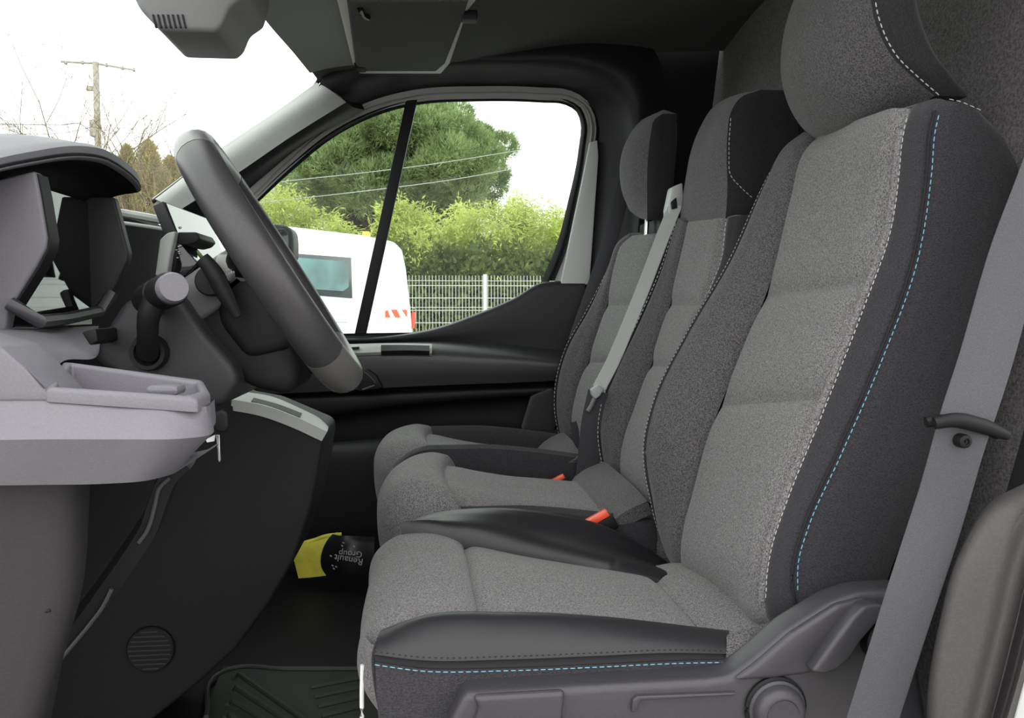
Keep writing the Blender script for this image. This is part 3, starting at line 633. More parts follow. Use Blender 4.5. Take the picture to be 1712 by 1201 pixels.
pb = thing('seat_belt', tuple(at(960, 600, Y=2.40)), 'dark belt running down behind the window-side headrest', 'seat belt')
ribbon('webbing', row(0, (1046, 300, 2.38), (1020, 400, 2.38), (990, 490, 2.37), (962, 570, 2.36)), (1, -.3, .2), .045, .003, BELT_D, pb, sm=30)
rbox('belt_anchor', at(1036, 326, Y=2.39), (.02, .012, .04), P_BLACK, pb)

def buckle(px, py, Y, s, label):
    b = thing('seat_belt_buckle', tuple(at(px, py + 12, Y=Y)), label, 'buckle', 'orange-topped belt buckles between the seats')
    d = Matrix.Rotation(math.radians(-28), 3, 'Y')
    c = Vector(at(px, py, Y=Y))
    rbox('buckle_body', c + Vector((.012*s, 0, -.018*s)), (.055*s, .024*s, .032*s), P_BLACK, b, .004, d)
    rbox('release_button', c + Vector((-.002*s, -.003*s, .0005)), (.050*s, .022*s, .014*s), RED, b, .003, d)
    tube('buckle_stalk', [c + Vector((.01, 0, -.03*s)), c + Vector((.02, .0, -.12*s))], .008*s, P_BLACK, b)
buckle(999, 866, 1.50, .95, 'large orange-red belt buckle button beside the driver cushion')
buckle(932, 802, 1.925, .8, 'small orange-red belt buckle button between middle and window seats')

# ================================================================ DASHBOARD
dash = thing('dashboard', (-.6, 1.5, .6), 'grey and black dashboard with an overhanging instrument hood', 'dashboard')
# main body across the cab (behind and below everything else)
def dsec(y, s=0): return [(-1.0, y, .90), (-.86, y, 1.0), (-.70 + s, y, 1.015), (-.655 + s, y, .985), (-.66 + s, y, .90), (-.62 + s, y, .74), (-.66 + s, y, .55), (-.75 + s, y, .42), (-.98, y, .36)]
rings = [dsec(y, -.02 + s) for y, s in ((1.34, 0), (1.6, .02), (1.9, .03), (2.2, .01), (2.36, -.08))]
closed_loft('dash_body', rings, M('dash_matte_black', (.008, .008, .009), .9, .1), dash)
closed_loft('dash_end', [[(x, y, z) for x, z in ((-1.0, .86), (-.80, .93), (-.66, .93), (-.62, .88), (-.62, .60), (-.70, .42), (-.98, .36))] for y in (.83, .90, 1.1, 1.335)], P_DASH, dash)
tube('dash_top_glare', row(0, (170, 352, 1.75), (200, 356, 1.78), (258, 366, 1.80), (330, 385, 1.85)), .009, P_GREY, dash, sm=16)  # pale bar standing for light reflected off the dash top
tube('dash_pale_line', row(0, (190, 371, 1.72), (258, 381, 1.75), (330, 395, 1.78)), .004, P_GREY, dash, sm=16)  # thin light grey line along the dash
# instrument binnacle: near wall, far wall, glossy display, hood
YN, YF = 1.06, 1.32
prism('binnacle_wall', row(YN, (-120, 330), (58, 285), (66, 325), (78, 398), (76, 415), (60, 445), (14, 518), (6, 560), (-120, 560)), YN, YN + .022, P_DASH, dash, bevel=.004)
prism('binnacle_edge', row(YN, (58, 290), (61, 290), (69, 325), (81, 398), (79, 417), (63, 448), (20, 516), (14, 518), (60, 445), (76, 415), (78, 398), (66, 325)), YN + .004, YN + .03, P_BLACK, dash)
prism('binnacle_wall', row(YF, (120, 330), (190, 330), (196, 352), (214, 422), (212, 438), (186, 492), (150, 520), (120, 520)), YF, YF + .02, P_DARK, dash, bevel=.003)
xs_ = at(150, 430, Y=YF)[0]
scr = prism('instrument_display', [(xs_, 0, .765), (xs_, 0, .955), (xs_ - .02, 0, .955), (xs_ - .02, 0, .765)], YN + .022, YF, GLOSS, dash, label='glossy black instrument display')
# hood: rim, thick lip and dark underside
rim = [(-170, 330, .86), (-60, 296, .95), (0, 279, 1.0), (60, 267, 1.06), (105, 260, 1.11), (140, 259, 1.16), (175, 265, 1.21), (208, 284, 1.27), (228, 302, 1.325), (234, 313, 1.36)]
top = row(0, *[(a, b - 14, c) for a, b, c in rim]); lip = row(0, *rim); low = row(0, *[(a - 4, b + 9, c) for a, b, c in rim])
mid_ = [p + np.array([.003, -.002, 0]) for p in row(0, *[(a, b - 7, c) for a, b, c in rim])]
back = [p + np.array([-.30, 0, -.01]) for p in top]
inner = [p + np.array([-.035, .012, -.004]) for p in low]
ib = [np.array([xs_ - .01, min(max(p[1], YN - .05), 1.40), .955 - .01 * abs((p[1] - 1.19) / .2) ** 2]) for p in low]
patch('hood_top', surf([back, [p + np.array([-.03, .0, .008]) for p in top], top, mid_, lip], 24, 50), P_DASH, dash)
patch('hood_lip', surf([lip, [p + np.array([.004, -.003, 0]) for p in row(0, *[(a - 1, b + 5, c) for a, b, c in rim])], low], 6, 50), P_DASH, dash)
patch('hood_underside', surf([low, inner, ib], 14, 50), P_BLACK, dash)
tube('hood_groove', [p + np.array([.001, -.002, 0]) for p in lip], .0022, P_BLACK, dash, sm=60)
# lower frame of the binnacle
tube('binnacle_sill', row(0, (16, 507, 1.055), (66, 538, 1.06), (110, 533, 1.18), (165, 521, 1.30), (189, 490, 1.315)), .009, P_SEAT, dash, n=8)
# near end of the dash: curved shoulder, storage tray, apron
sh = [row(0, (-120, 540, .80), (0, 577, .80), (40, 613, .79), (75, 649, .785)), row(0, (-120, 530, .90), (0, 556, .90), (55, 580, .90), (106, 604, .94)),
      row(0, (-120, 528, 1.02), (0, 550, 1.02), (70, 560, 1.02), (158, 599, 1.02)), row(0, (-120, 530, 1.2), (0, 546, 1.2), (70, 549, 1.2), (165, 545, 1.2))]
patch('dash_shoulder', surf(sh, 26, 30), P_DASH, dash)
prism('dash_face', pix((-120, 545), (0, 579), (40, 615), (75, 651), (93, 672), (-120, 672)), .7865, .86, P_DASH, dash, bevel=.003)
prism('shoulder_recess', pix((136, 556), (160, 549), (163, 572), (150, 578)), 1.02, 1.10, P_BLACK, dash, bevel=.002)
bodyrows = [row(0, (-120, 660, .79), (0, 663, .79), (85, 667, .789), (200, 677, .789), (300, 684, .79), (338, 681, .80), (354, 672, .84), (358, 664, .93)),
            row(0, (-120, 737, .772), (0, 736, .768), (75, 735, .766), (200, 735, .766), (300, 734, .768), (340, 730, .785), (358, 712, .85), (361, 698, .93)),
            row(0, (-120, 813, .79), (0, 812, .79), (75, 811, .79), (180, 809, .79), (245, 804, .793), (275, 797, .81), (300, 785, .87), (310, 776, .93))]
patch('tray_body', surf(bodyrows, 30, 60, lin=True), P_DASH, dash, angle=20)
patch('tray_underside', surf([bodyrows[-1], [p + np.array([0, .15, .0]) for p in bodyrows[-1]]], 4, 30), P_DASH, dash)
tray = thing
rim_o = row(0, (76, 649, .785), (330, 667, .785), (352, 657, .83), (340, 635, .905), (106, 603, .94))
rim_i = row(0, (94, 646, .796), (312, 660, .796), (334, 653, .828), (328, 639, .892), (119, 609, .93))
rim_l = [p + np.array([0, 0, -.013]) for p in rim_o]; bot = [p + np.array([0, -.0, -.05]) for p in rim_i]
def ring_mesh(rings, cap_last=True):
    V = []; Fc = []; n = len(rings[0])
    for r in rings: V += list(r)
    for i in range(len(rings) - 1):
        for j in range(n): Fc.append((i*n + j, i*n + (j+1) % n, (i+1)*n + (j+1) % n, (i+1)*n + j))
    if cap_last: Fc.append(tuple((len(rings)-1)*n + j for j in range(n)))
    return V, Fc
V, Fc = ring_mesh([rim_l, rim_o, rim_i, bot])
bm = bmesh.new(); vs = [bm.verts.new(v) for v in V]; [bm.faces.new([vs[i] for i in f]) for f in Fc]
bmesh.ops.bevel(bm, geom=[e for e in bm.edges if not e.is_boundary], offset=.005, segments=3, profile=.5, affect='EDGES', clamp_overlap=True)
me = bpy.data.meshes.new('storage_tray'); bm.to_mesh(me); bm.free()
st = finish(me, 'storage_tray', P_DASH, dash, label='open grey storage tray at the dash end')
c = at(278, 645, Y=.85); rbox('tray_latch', c + np.array([0, .0, -.004]), (.032, .03, .010), P_DASH, st, .004)
rbox('latch_stem', c + np.array([.004, .0, -.020]), (.009, .018, .03), P_DASH, st, .002)
# apron below the tray
ap = [row(0, (-120, 800, .84), (-120, 1000, .84), (-120, 1300, .84)), row(0, (20, 800, .84), (15, 1000, .84), (0, 1300, .84)), row(0, (105, 800, .85), (98, 1000, .85), (60, 1160, .85), (20, 1300, .85)),
      row(0, (128, 800, .875), (118, 980, .875), (80, 1120, .875), (40, 1300, .875)), row(0, (130, 800, .93), (112, 980, .93), (85, 1120, .93), (50, 1300, .93))]
apo = patch('apron', surf(ap, 24, 40), M('apron_plastic', (.030, .0285, .031), .6, .3, grain=.08, bump=.4, bscale=600), dash, thick=-.01)
tube('apron_seam', row(.838, (-60, 1062), (0, 1046), (50, 1030), (85, 1020)), .0022, P_BLACK, apo, sm=20)
# knee panel with its pale edge and the hinge-side edge strip
kp = [(318, 785), (298, 802), (276, 850), (262, 890), (238, 930), (200, 985), (150, 1055), (60, 1170), (0, 1260)]
patch('knee_panel', surf([row(.99, *kp), [p + np.array([-.01, .06, .0]) for p in row(.99, *kp)], [p + np.array([-.04, .14, -.01]) for p in row(.99, *kp)]], 10, 40), P_BLACK, dash, thick=.02)
for seg in (((284, 800), (268, 815), (258, 850), (245, 890), (232, 908)), ((187, 985), (172, 1015), (152, 1042), (100, 1105), (52, 1168))):
    tube('panel_edge', row(.985, *seg), .0026, P_SEAT, dash, sm=20)
# steering column: shroud with upper and lower shells
col = thing('steering_column', tuple(at(300, 560, Y=1.19)), 'dark steering column shroud between dashboard and steering wheel', 'steering column')
prism('upper_shroud', row(1.11, (232, 505), (300, 468), (372, 418), (392, 408), (418, 425), (420, 470), (360, 520), (300, 560)), 1.11, 1.28, M('lit_shroud_plastic', (.07, .07, .073), .4, .5), col, bevel=.015, segs=4)  # upper shell paler than the lower, the light on it put into the colour
prism('lower_shroud', row(1.085, (170, 560), (205, 505), (245, 485), (300, 492), (345, 560), (392, 612), (400, 640), (372, 680), (330, 680), (230, 650), (150, 600)), 1.085, 1.30, P_DARK, col, bevel=.018, segs=4)
prism('column_cover', row(1.19, (320, 540), (420, 440), (470, 520), (520, 620), (500, 655), (430, 640)), 1.12, 1.26, P_BLACK, col, bevel=.02, segs=4)
c = at(248, 590, Y=1.075)
lathe('stalk_boot', c + np.array([0, .02, 0]), c + np.array([0, -.012, 0]), [(0, .024), (.6, .024), (.8, .022), (.8, .017), (.5, .012), (.5, 0)], P_BLACK, col)
tube('stalk_arm', [at(247, 590, Y=1.07), at(247, 560, Y=1.045), at(250, 525, Y=1.03), at(262, 500, Y=1.03)], (.014, .0125, .013, .015), P_BLACK, col, sm=20, n=14)
a = at(244, 503, Y=1.10); b = at(290, 481, Y=.985)
stk = lathe('stalk_switch', a, b, [(0, .018), (.1, .02), (.55, .021), (.56, .0195), (.62, .0195), (.63, .021), (.9, .021), (.93, .0195)], P_BLACK, col, n=28)
lathe('stalk_cap', a + (b - a) * .9, a + (b - a) * 1.03, [(0, .0185), (.7, .0185), (1, .0165), (1, 0)], P_DASH, stk, n=28)
for k, (px, py) in enumerate(((252, 497), (262, 489), (257, 505))):
    c = at(px, py, Y=1.015); rbox('switch_mark', c, (.0012, .0012, .006), ST_W, stk, 0, smooth=False)
# far-side stalk and paddle plates
for pts, r in (([(338, 432, 1.07), (352, 448, 1.07), (375, 490, 1.07), (398, 530, 1.07)], .0085),):
    tube('paddle', row(0, *pts), (r * .8, r, r * .9, r * .5), P_BLACK, col, sm=20, n=10, flat=1.4)
c = at(352, 470, Y=1.09); lathe('paddle_pivot', c + np.array([0, .02, 0]), c + np.array([0, -.004, 0]), [(0, .02), (.9, .02), (1, .018), (1, 0)], P_BLACK, col)
prism('switch_pod', pix((362, 425), (392, 425), (398, 452), (375, 472), (352, 462)), 1.09, 1.12, P_GREY, col, bevel=.004)
for k in range(14):
    c = at(366 + (k % 7) * 4.2, 457 + (k // 7) * 6 - (k % 7) * 1.5, Y=1.087); rbox('switch_dot', c, (.0016, .001, .003), ST_W, col, 0, smooth=False)

# steering wheel
wt = at(316, 226, Y=1.19); wb = at(592, 652, Y=1.19); wc = (wt + wb) / 2; ud = (wt - wb) / np.linalg.norm(wt - wb); wr = np.linalg.norm(wt - wb) / 2
sw = thing('steering_wheel', tuple(wc), 'black leather steering wheel seen edge-on in front of the driver seat', 'steering wheel')
yd = np.array([-.088, .996, 0]); nd = np.cross(yd, ud); nd = nd if nd[0] > 0 else -nd
def wp(ang, r, off=0): return wc + r * (math.sin(ang) * ud + math.cos(ang) * (-yd)) + off * nd
def rim_seg(name, a0, a1, mat, r=.0245, fl=.95):
    n = max(8, int((a1 - a0) / .07)); V = []; Fc = []; m = 18
    A = np.linspace(a0, a1, n)
    for q in A:
        rd = math.sin(q) * ud - math.cos(q) * yd
        for t in np.linspace(0, 2*math.pi, m, endpoint=False): V.append(wc + (wr - r) * rd + r * (math.cos(t) * rd * fl + math.sin(t) * nd * 1.12))
    for i in range(n - 1):
        for j in range(m): Fc.append((i*m + j, i*m + (j+1) % m, (i+1)*m + (j+1) % m, (i+1)*m + j))
    Fc += [tuple(range(m)), tuple((n-1)*m + j for j in range(m))]
    return mk(name, V, Fc, mat, sw)
W_L = M('wheel_leather', (.035, .034, .037), .38, .45, grain=.1, bump=.2, bscale=900)
W_T = M('wheel_smooth_skylit_leather', (.10, .10, .098), .36, .5, bump=.1)  # smooth sections; the sky-lit paleness of the rim top is in their colour
d = math.radians
for a0, a1, mt in ((55, 125, W_T), (125.6, 227.4, W_L), (228, 312, W_T), (-47.4, 54.4, W_L)):
    rim_seg('rim', d(a0), d(a1), mt)
# spokes and hub
hubs = []
for q, off in ((0, .0), (1, .0)):
    pass
closed_loft('hub', [[wc + r * (math.sin(t) * ud * .62 - math.cos(t) * yd * .95) + nd * off + ud * (-.045) for t in np.linspace(0, 2*math.pi, 28, endpoint=False)] for off, r in ((-.075, .045), (-.06, .065), (-.04, .072), (-.02, .075), (-.004, .07), (.004, .05))], P_BLACK, sw)
for ang in (8, 172):
    A = [wp(d(ang), r, o) for r, o in ((.06, -.03), (.11, -.022), (.15, -.010), (wr - .02, 0))]
    sp = tube('spoke', A, (.026, .022, .019, .016), P_BLACK, sw, sm=14, n=12, flat=.7)
    tube('spoke_trim', [wp(d(ang + 4), r, o) for r, o in ((.09, -.002), (.13, .004), (wr - .03, .012))], .006, CHROME, sp, sm=12, n=8)
A = [wp(d(270), r, o) for r, o in ((.05, -.03), (.10, -.022), (.15, -.012), (wr - .02, 0))]
tube('spoke', A, (.03, .024, .022, .02), P_BLACK, sw, sm=14, n=12, flat=.6)
prism('rear_cover', [wc + ud * u + nd * n_ for u, n_ in ((.015, -.03), (.01, -.07), (-.04, -.095), (-.10, -.09), (-.12, -.03), (-.04, -.01))], 1.11, 1.27, P_BLACK, sw, bevel=.015)

# central touch screen
ts = thing('touch_screen', tuple(at(300, 400, Y=1.60)), 'slim black touch screen standing on the dash behind the wheel', 'screen')
pA = at(252, 336, Y=1.47); pB = at(268, 334, Y=1.47); pC = at(345, 367, Y=1.75)
V0 = np.array(at(250, 336, Y=1.47)); V1 = np.array(at(275, 452, Y=1.47)); 
vx = np.array([.005, .28, .0]); dn = np.array([.045, 0, -.125]); th = np.array([-.020, .007, -.008])
p0 = at(272, 336, Y=1.47); p1 = p0 + vx; q0 = p0 + dn * 1.1; q1 = p1 + dn * 1.1
def slab(name, a, b, c_, d_, t, mat, parent, bevel=.002):
    bm = bmesh.new(); v = [bm.verts.new(p) for p in (a, b, c_, d_)] + [bm.verts.new(np.asarray(p) + t) for p in (a, b, c_, d_)]
    for f in ((0, 1, 2, 3), (7, 6, 5, 4), (0, 4, 5, 1), (1, 5, 6, 2), (2, 6, 7, 3), (3, 7, 4, 0)): bm.faces.new([v[i] for i in f])
    bmesh.ops.recalc_face_normals(bm, faces=bm.faces)
    if bevel: bmesh.ops.bevel(bm, geom=list(bm.edges), offset=bevel, segments=2, profile=.5, affect='EDGES', clamp_overlap=True)
    me = bpy.data.meshes.new(name); bm.to_mesh(me); bm.free(); return finish(me, name, mat, parent)
slab('screen_case', p0, p1, q1, q0, th, P_DARK, ts)
nrm = np.cross(vx, dn); nrm /= np.linalg.norm(nrm); nrm = nrm if nrm[0] > 0 else -nrm
slab('screen_glass', p0 + vx*.03 + dn*.03 + nrm*.0005, p0 + vx*.98 + dn*.03 + nrm*.0005, p0 + vx*.98 + dn*1.06 + nrm*.0005, p0 + vx*.03 + dn*1.06 + nrm*.0005, nrm * .0015, GLOSS, ts, 0)
for k, (u, v) in enumerate(((.12, .35), (.12, .6))): rbox('screen_icon', p0 + vx*u + dn*v + nrm*.0025, (.004, .004, .004), ST_W, ts, .001)
# control pod beside the column
pod = thing('control_pod', tuple(at(285, 450, Y=1.36)), 'small grey hooded control pod with white symbols beside the column', 'control pod')
prism('pod_shell', row(1.36, (264, 462), (272, 402), (284, 391), (298, 388), (297, 395), (289, 430), (284, 462)), 1.345, 1.375, P_GREY, pod, bevel=.003)
prism('pod_hood', row(1.36, (296, 388), (328, 388), (335, 399), (327, 407), (312, 411), (296, 408)), 1.36, 1.46, P_BLACK, pod, bevel=.003)
prism('pod_face', row(1.36, (290, 408), (300, 405), (330, 440), (310, 462), (284, 462)), 1.362, 1.45, GLOSS, pod, bevel=.002)
for k, (px, py) in enumerate(((299, 412), (302, 411), (295, 418), (300, 424), (297, 431), (299, 421))): rbox('pod_symbol', at(px, py, Y=1.359), (.003, .001, .0014), ST_W, pod, 0, smooth=False)

# centre console
con = thing('centre_console', tuple(at(400, 1000, Y=1.6)), 'black centre console with a pale tray on top, beyond the wheel', 'console')
CP = [(385, 672), (440, 682), (535, 722), (541, 735), (533, 790), (520, 850), (490, 940), (450, 1010), (395, 1085), (330, 1145), (260, 1200), (180, 1280), (60, 1290), (90, 1100), (110, 900), (180, 640), (330, 636)]
prism('console_side', row(1.475, *CP), 1.475, 1.68, M('console_plastic', (.011, .0107, .0125), .6, .2, grain=.1, bump=.3), con, bevel=.02, segs=4)
ct = patch('console_top', surf([row(0, (388, 668, 1.475), (440, 678, 1.47), (500, 700, 1.47), (538, 718, 1.47), (547, 722, 1.475)), row(0, (395, 662, 1.52), (440, 671, 1.52), (500, 692, 1.52), (540, 708, 1.52), (549, 716, 1.52)), row(0, (415, 656, 1.60), (450, 662, 1.60), (500, 682, 1.60), (535, 700, 1.60), (548, 712, 1.58))], 10, 24), P_GREY, con, thick=.02)
patch('tray_slot', surf([row(0, (420, 671, 1.48), (460, 682, 1.48), (502, 698, 1.48)), row(0, (424, 665, 1.51), (462, 675, 1.51), (505, 691, 1.51))], 6, 14), P_BLACK, ct, thick=.004)
c = at(252, 1086, Y=1.47)
sp_ = thing
gr = lathe('speaker_grille', c + np.array([0, .008, 0]), c + np.array([0, -.004, 0]), [(0, .042), (.8, .042), (1, .040), (1, 0)], P_BLACK, con, n=36)
for i in range(-4, 5):
    w = math.sqrt(max(0, .037**2 - (i * .0085)**2)); rbox('grille_slot', c + np.array([0, -.0045, i * .0085]), (2 * w, .002, .003), P_DARK, gr, 0, smooth=False)

# ignition key with tag
key = thing('ignition_key', tuple(at(366, 775, Y=1.0)), 'black key fob with metal key blade and white tag below the tray end', 'key')
prism('key_fob', pix((356, 690), (372, 684), (381, 692), (382, 715), (376, 724), (362, 724), (354, 715)), 1.05, 1.066, P_BLACK, key, bevel=.004)
prism('key_blade', pix((361, 727), (367, 727), (369, 770), (367, 774), (363, 770)), 1.056, 1.059, CHROME, key, bevel=.001)
prism('key_tag', pix((344, 735), (360, 727), (358, 738), (346, 740)), 1.062, 1.064, M('white_card', (.7, .7, .7), .6, .3), key)

# ---------------------------------------------------------------- overhead: sensor housing and sun visor
sh_ = thing('sensor_housing', tuple(at(310, 0, Y=1.62)), 'grey slotted sensor housing hanging at the top of the windscreen', 'sensor housing')
hb = prism('housing_body', pix((200, -170), (205, -40), (232, 14), (266, 50), (362, 53), (374, 40), (385, 12), (410, -5), (420, -40), (425, -170)), 1.62, 1.80, M('housing_plastic', (.20, .195, .20), .55, .35, bump=.3), sh_, bevel=.01)
for i in range(7):
    x0 = 254 + i * 8.2; prism('vent_slot', pix((x0, 24), (x0 + 3, 24), (x0 + 8, 46), (x0 + 5, 46)), 1.617, 1.622, P_BLACK, hb)
sv = thing('sun_visor', tuple(at(680, 60, Z=1.47)), 'dark folded passenger sun visor with a pale trim edge under the headliner', 'sun visor')
ZV = 1.462
def zp(px, py, z=ZV): return at(px, py, Z=z)
def zprism(name, pts, z0, z1, mat, parent, bevel=.004): return prism(name, [zp(*p, z=z0) for p in pts], z0, z1, mat, parent, bevel, axis='z')
zprism('visor_frame', [(560, -10), (806, -10), (782, 20), (752, 108), (738, 124), (600, 124), (590, 110)], ZV, ZV + .02, M('visor_trim', (.62, .62, .58), .7, .25), sv, .006)
zprism('visor_pad', [(580, 4), (784, 2), (772, 38), (744, 108), (730, 120), (604, 120), (594, 108)], ZV - .012, ZV + .002, M('visor_cloth', (.09, .09, .086), .9, .15, grain=.2), sv, .006)
tube('visor_hinge', [zp(602, 14, ZV - .014), zp(608, 26, ZV - .018), zp(616, 30, ZV - .018)], .007, GLOSS, sv, sm=10)
rbox('visor_clip', zp(785, 28, ZV - .006), (.035, .04, .02), P_BLACK, sv, .004)
rbox('visor_clip', zp(602, 112, ZV - .006), (.03, .04, .02), P_BLACK, sv, .004)

# ---------------------------------------------------------------- floor: mat and packet
mat_ = thing('rubber_mat', (-.3, 1.6, 0), 'dark ribbed rubber mat on the floor in front of the driver seat', 'floor mat')
prism('mat_base', [at(x, y, Z=.004) for x, y in ((330, 1225), (372, 1118), (480, 1118), (640, 1118), (660, 1300), (320, 1300))], .001, .010, RUBBER, mat_, bevel=.003, axis='z')
for i in range(8):
    x = 392 + i * 0; y0 = 1128 + i * 22
    A = [at(390 - i * 5, y0 + 8, Z=.011), at(400 - i * 5, y0, Z=.011), at(520 + i * 4, y0 + 84, Z=.011)]
    tube('mat_rib', [A[0], A[1], A[2]], .006, RUBBER, mat_, n=6)
for i in range(6):
    tube('mat_rib', [at(520 + i * 6, 1150 + i * 16, Z=.011), at(600, 1135 + i * 16, Z=.011)], .005, RUBBER, mat_, n=6)
tube('mat_rim', [at(x, y, Z=.012) for x, y in ((345, 1200), (372, 1124), (384, 1119), (480, 1119), (600, 1119))], .005, RUBBER, mat_, sm=30)
pk = thing('paper_packet', tuple(at(545, 965, Y=2.28)), 'yellow folded packet in a black printed wrapper on the floor', 'packet')
YEL = M('yellow_paper', (.80, .75, .10), .6, .3, blotch=.1, bl_scale=30)
c0 = [row(0, (502, 965, 2.26), (496, 940, 2.262), (491, 918, 2.265), (492, 912, 2.27)), row(0, (525, 963, 2.25), (522, 938, 2.25), (518, 912, 2.256), (517, 904, 2.262)), row(0, (555, 959, 2.245), (553, 935, 2.245), (556, 905, 2.25), (566, 893, 2.26))]
patch('yellow_card', surf(c0, 12, 16), YEL, pk, thick=.012)
tube('card_fold', row(0, (492, 914, 2.262), (520, 906, 2.252), (545, 897, 2.25), (571, 894, 2.256)), .006, YEL, pk, sm=12)
wr_ = [row(0, (550, 959, 2.24), (541, 945, 2.235), (541, 928, 2.235), (550, 908, 2.238), (560, 898, 2.245)), row(0, (580, 957, 2.21), (578, 940, 2.205), (578, 925, 2.205), (578, 910, 2.21), (578, 898, 2.22)), row(0, (625, 955, 2.22), (625, 940, 2.215), (625, 925, 2.215), (625, 910, 2.22), (625, 902, 2.23))]
wp_ = patch('black_wrapper', surf(wr_, 16, 18), M('black_film', (.012, .012, .014), .35, .5, bump=.3, bscale=60), pk, thick=.012)
def text_at(px, py, Y, size, s, ang, mat, parent):
    loc = at(px, py, Y=Y); Mx = Matrix.Translation(loc) @ Matrix.Rotation(math.radians(ang), 4, 'Y') @ Matrix.Rotation(math.radians(90), 4, 'X')
    text_mesh('printed_word', s, size, mat, Mx, parent)
text_at(583, 936, 2.19, .026, 'Renault', 192, ST_W, wp_)
text_at(586, 926, 2.19, .024, 'Group', 186, ST_W, wp_)
for px, py in ((574, 908), (572, 913), (592, 914), (553, 930), (556, 946), (558, 951), (562, 948)): rbox('print_mark', at(px, py, Y=2.195), (.006, .001, .003), ST_W, wp_, 0, rot=Matrix.Rotation(.6, 3, 'Y'), smooth=False)

# ================================================================ OUTSIDE
ZG = -.55
o = mk('ground', [(-120, -60, ZG), (120, -60, ZG), (120, 160, ZG), (-120, 160, ZG)], [(0, 1, 2, 3)], M('yard_gravel', (.24, .235, .22), .9, .2, grain=.25, gscale=30, blotch=.2, bl_scale=.4), None, smooth=False)
tag(o, 'grey gravel yard outside the van', 'ground', kind='structure')

# wing mirror of the passenger door
wm = thing('wing_mirror', tuple(at(472, 436, Y=2.85)), 'black passenger wing mirror outside the far window', 'mirror')
prism('mirror_housing', pix((440, 378), (458, 374), (480, 377), (489, 386), (491, 410), (490, 434), (440, 436)), 2.78, 2.90, P_BLACK, wm, bevel=.012)
prism('mirror_glass', pix((450, 384), (474, 382), (482, 390), (483, 426), (450, 428)), 2.772, 2.782, GLOSS, wm, bevel=.002)
tube('mirror_arm', [at(462, 430, Y=2.84), at(455, 470, Y=2.70), at(450, 520, Y=2.56)], .03, P_BLACK, wm, sm=10, n=10)

# parked white van
A = at(694, 515, Y=9.5); Nn = at(500, 515, Y=8.0); uL = (Nn - A); uL[2] = 0; uL /= np.linalg.norm(uL)
uW = np.array([-uL[1], uL[0], 0]); uW = uW if uW[1] > 0 else -uW
PV = (A, uW)
pv = thing('parked_van', (A[0], A[1], ZG), 'white panel van with a dark side window parked beside the mesh fence', 'van')
def vl(L, z, w=0): return np.array([A[0], A[1], ZG]) + uL * L + uW * w + np.array([0, 0, z])
prof = [(0, .42), (.0, .95), (.05, 1.35), (.13, 1.80), (.20, 2.02), (.34, 2.10), (.8, 2.13), (3.0, 2.13), (3.4, 2.02), (3.95, 1.35), (4.6, 1.15), (4.8, .9), (4.8, .42)]
bm = bmesh.new(); va = [bm.verts.new(vl(*p)) for p in prof]; vb = [bm.verts.new(vl(*p, 1.9)) for p in prof]
bm.faces.new(va); bm.faces.new(vb[::-1])
for i in range(len(prof)): bm.faces.new((va[i], vb[i], vb[(i+1) % len(prof)], va[(i+1) % len(prof)]))
bmesh.ops.recalc_face_normals(bm, faces=bm.faces)
bmesh.ops.bevel(bm, geom=list(bm.edges), offset=.06, segments=3, profile=.5, affect='EDGES', clamp_overlap=True)
me = bpy.data.meshes.new('van_body'); bm.to_mesh(me); bm.free(); finish(me, 'van_body', WHITE, pv)
def vpanel(name, pts, mat, parent, t0=-.012, t1=.004, bevel=0):
    P = [at(*p, plane=PV) for p in pts]; bm = bmesh.new(); a_ = [bm.verts.new(p + uW * t0) for p in P]; b_ = [bm.verts.new(p + uW * t1) for p in P]; n = len(P)
    bm.faces.new(a_); bm.faces.new(b_[::-1])
    for i in range(n): bm.faces.new((a_[i], b_[i], b_[(i+1) % n], a_[(i+1) % n]))
    bmesh.ops.recalc_face_normals(bm, faces=bm.faces)
    if bevel: bmesh.ops.bevel(bm, geom=list(bm.edges), offset=bevel, segments=2, profile=.5, affect='EDGES', clamp_overlap=True)
    me = bpy.data.meshes.new(name); bm.to_mesh(me); bm.free(); return finish(me, name, mat, parent)
wf = vpanel('side_window', [(440, 420), (586, 431), (588, 499), (440, 487)], M('van_window_border', (.05, .06, .065), .15, .5), pv, bevel=.004)
vpanel('pane', [(444, 427), (574, 437), (580, 443), (581, 480), (572, 487), (444, 479)], M('teal_window_glass', (.10, .22, .22), .05, .6, blotch=.5, bl_scale=1.6), wf, -.016, -.010)
OR = M('hazard_red', (.85, .13, .06), .5, .3)
for q in ([(644, 520), (648, 519), (652, 531), (644, 531)], [(654, 518), (663, 518), (669, 531), (661, 531)], [(672, 518), (680, 518), (680, 530)]): vpanel('hazard_stripe', q, OR, pv, -.006, .002)
vpanel('tail_light', [(691, 522), (693, 522), (691, 549), (689, 549)], RED, pv, -.02, .02)
vpanel('door_mark', [(561, 538), (580, 538), (580, 539.3), (561, 539.3)], M('grey_print', (.45, .45, .45), .5, .3), pv, -.004, .002)
c = at(612, 398, plane=(A + uW * .5, uW)); lathe('beacon', np.array([c[0], c[1], ZG + 2.12]), np.array([c[0], c[1], ZG + 2.24]), [(0, .05), (.7, .048), (1, .038), (1, 0)], M('amber_lens', (.95, .40, .04), .3, .5), pv, n=16)
for L in (.9, 3.9):
    c = vl(L, .33, .0); wh = lathe('wheel', c - uW * .01, c + uW * .20, [(0, .2), (0, .31), (.1, .33), (1, .33), (1, 0)], P_BLACK, pv, n=28)
    lathe('wheel_rim', c - uW * .02, c + uW * .01, [(0, 0.03), (0, .19), (1, .2), (1, 0)], M('steel_rim', (.5, .5, .52), .35, .5, metal=.6), wh, n=24)

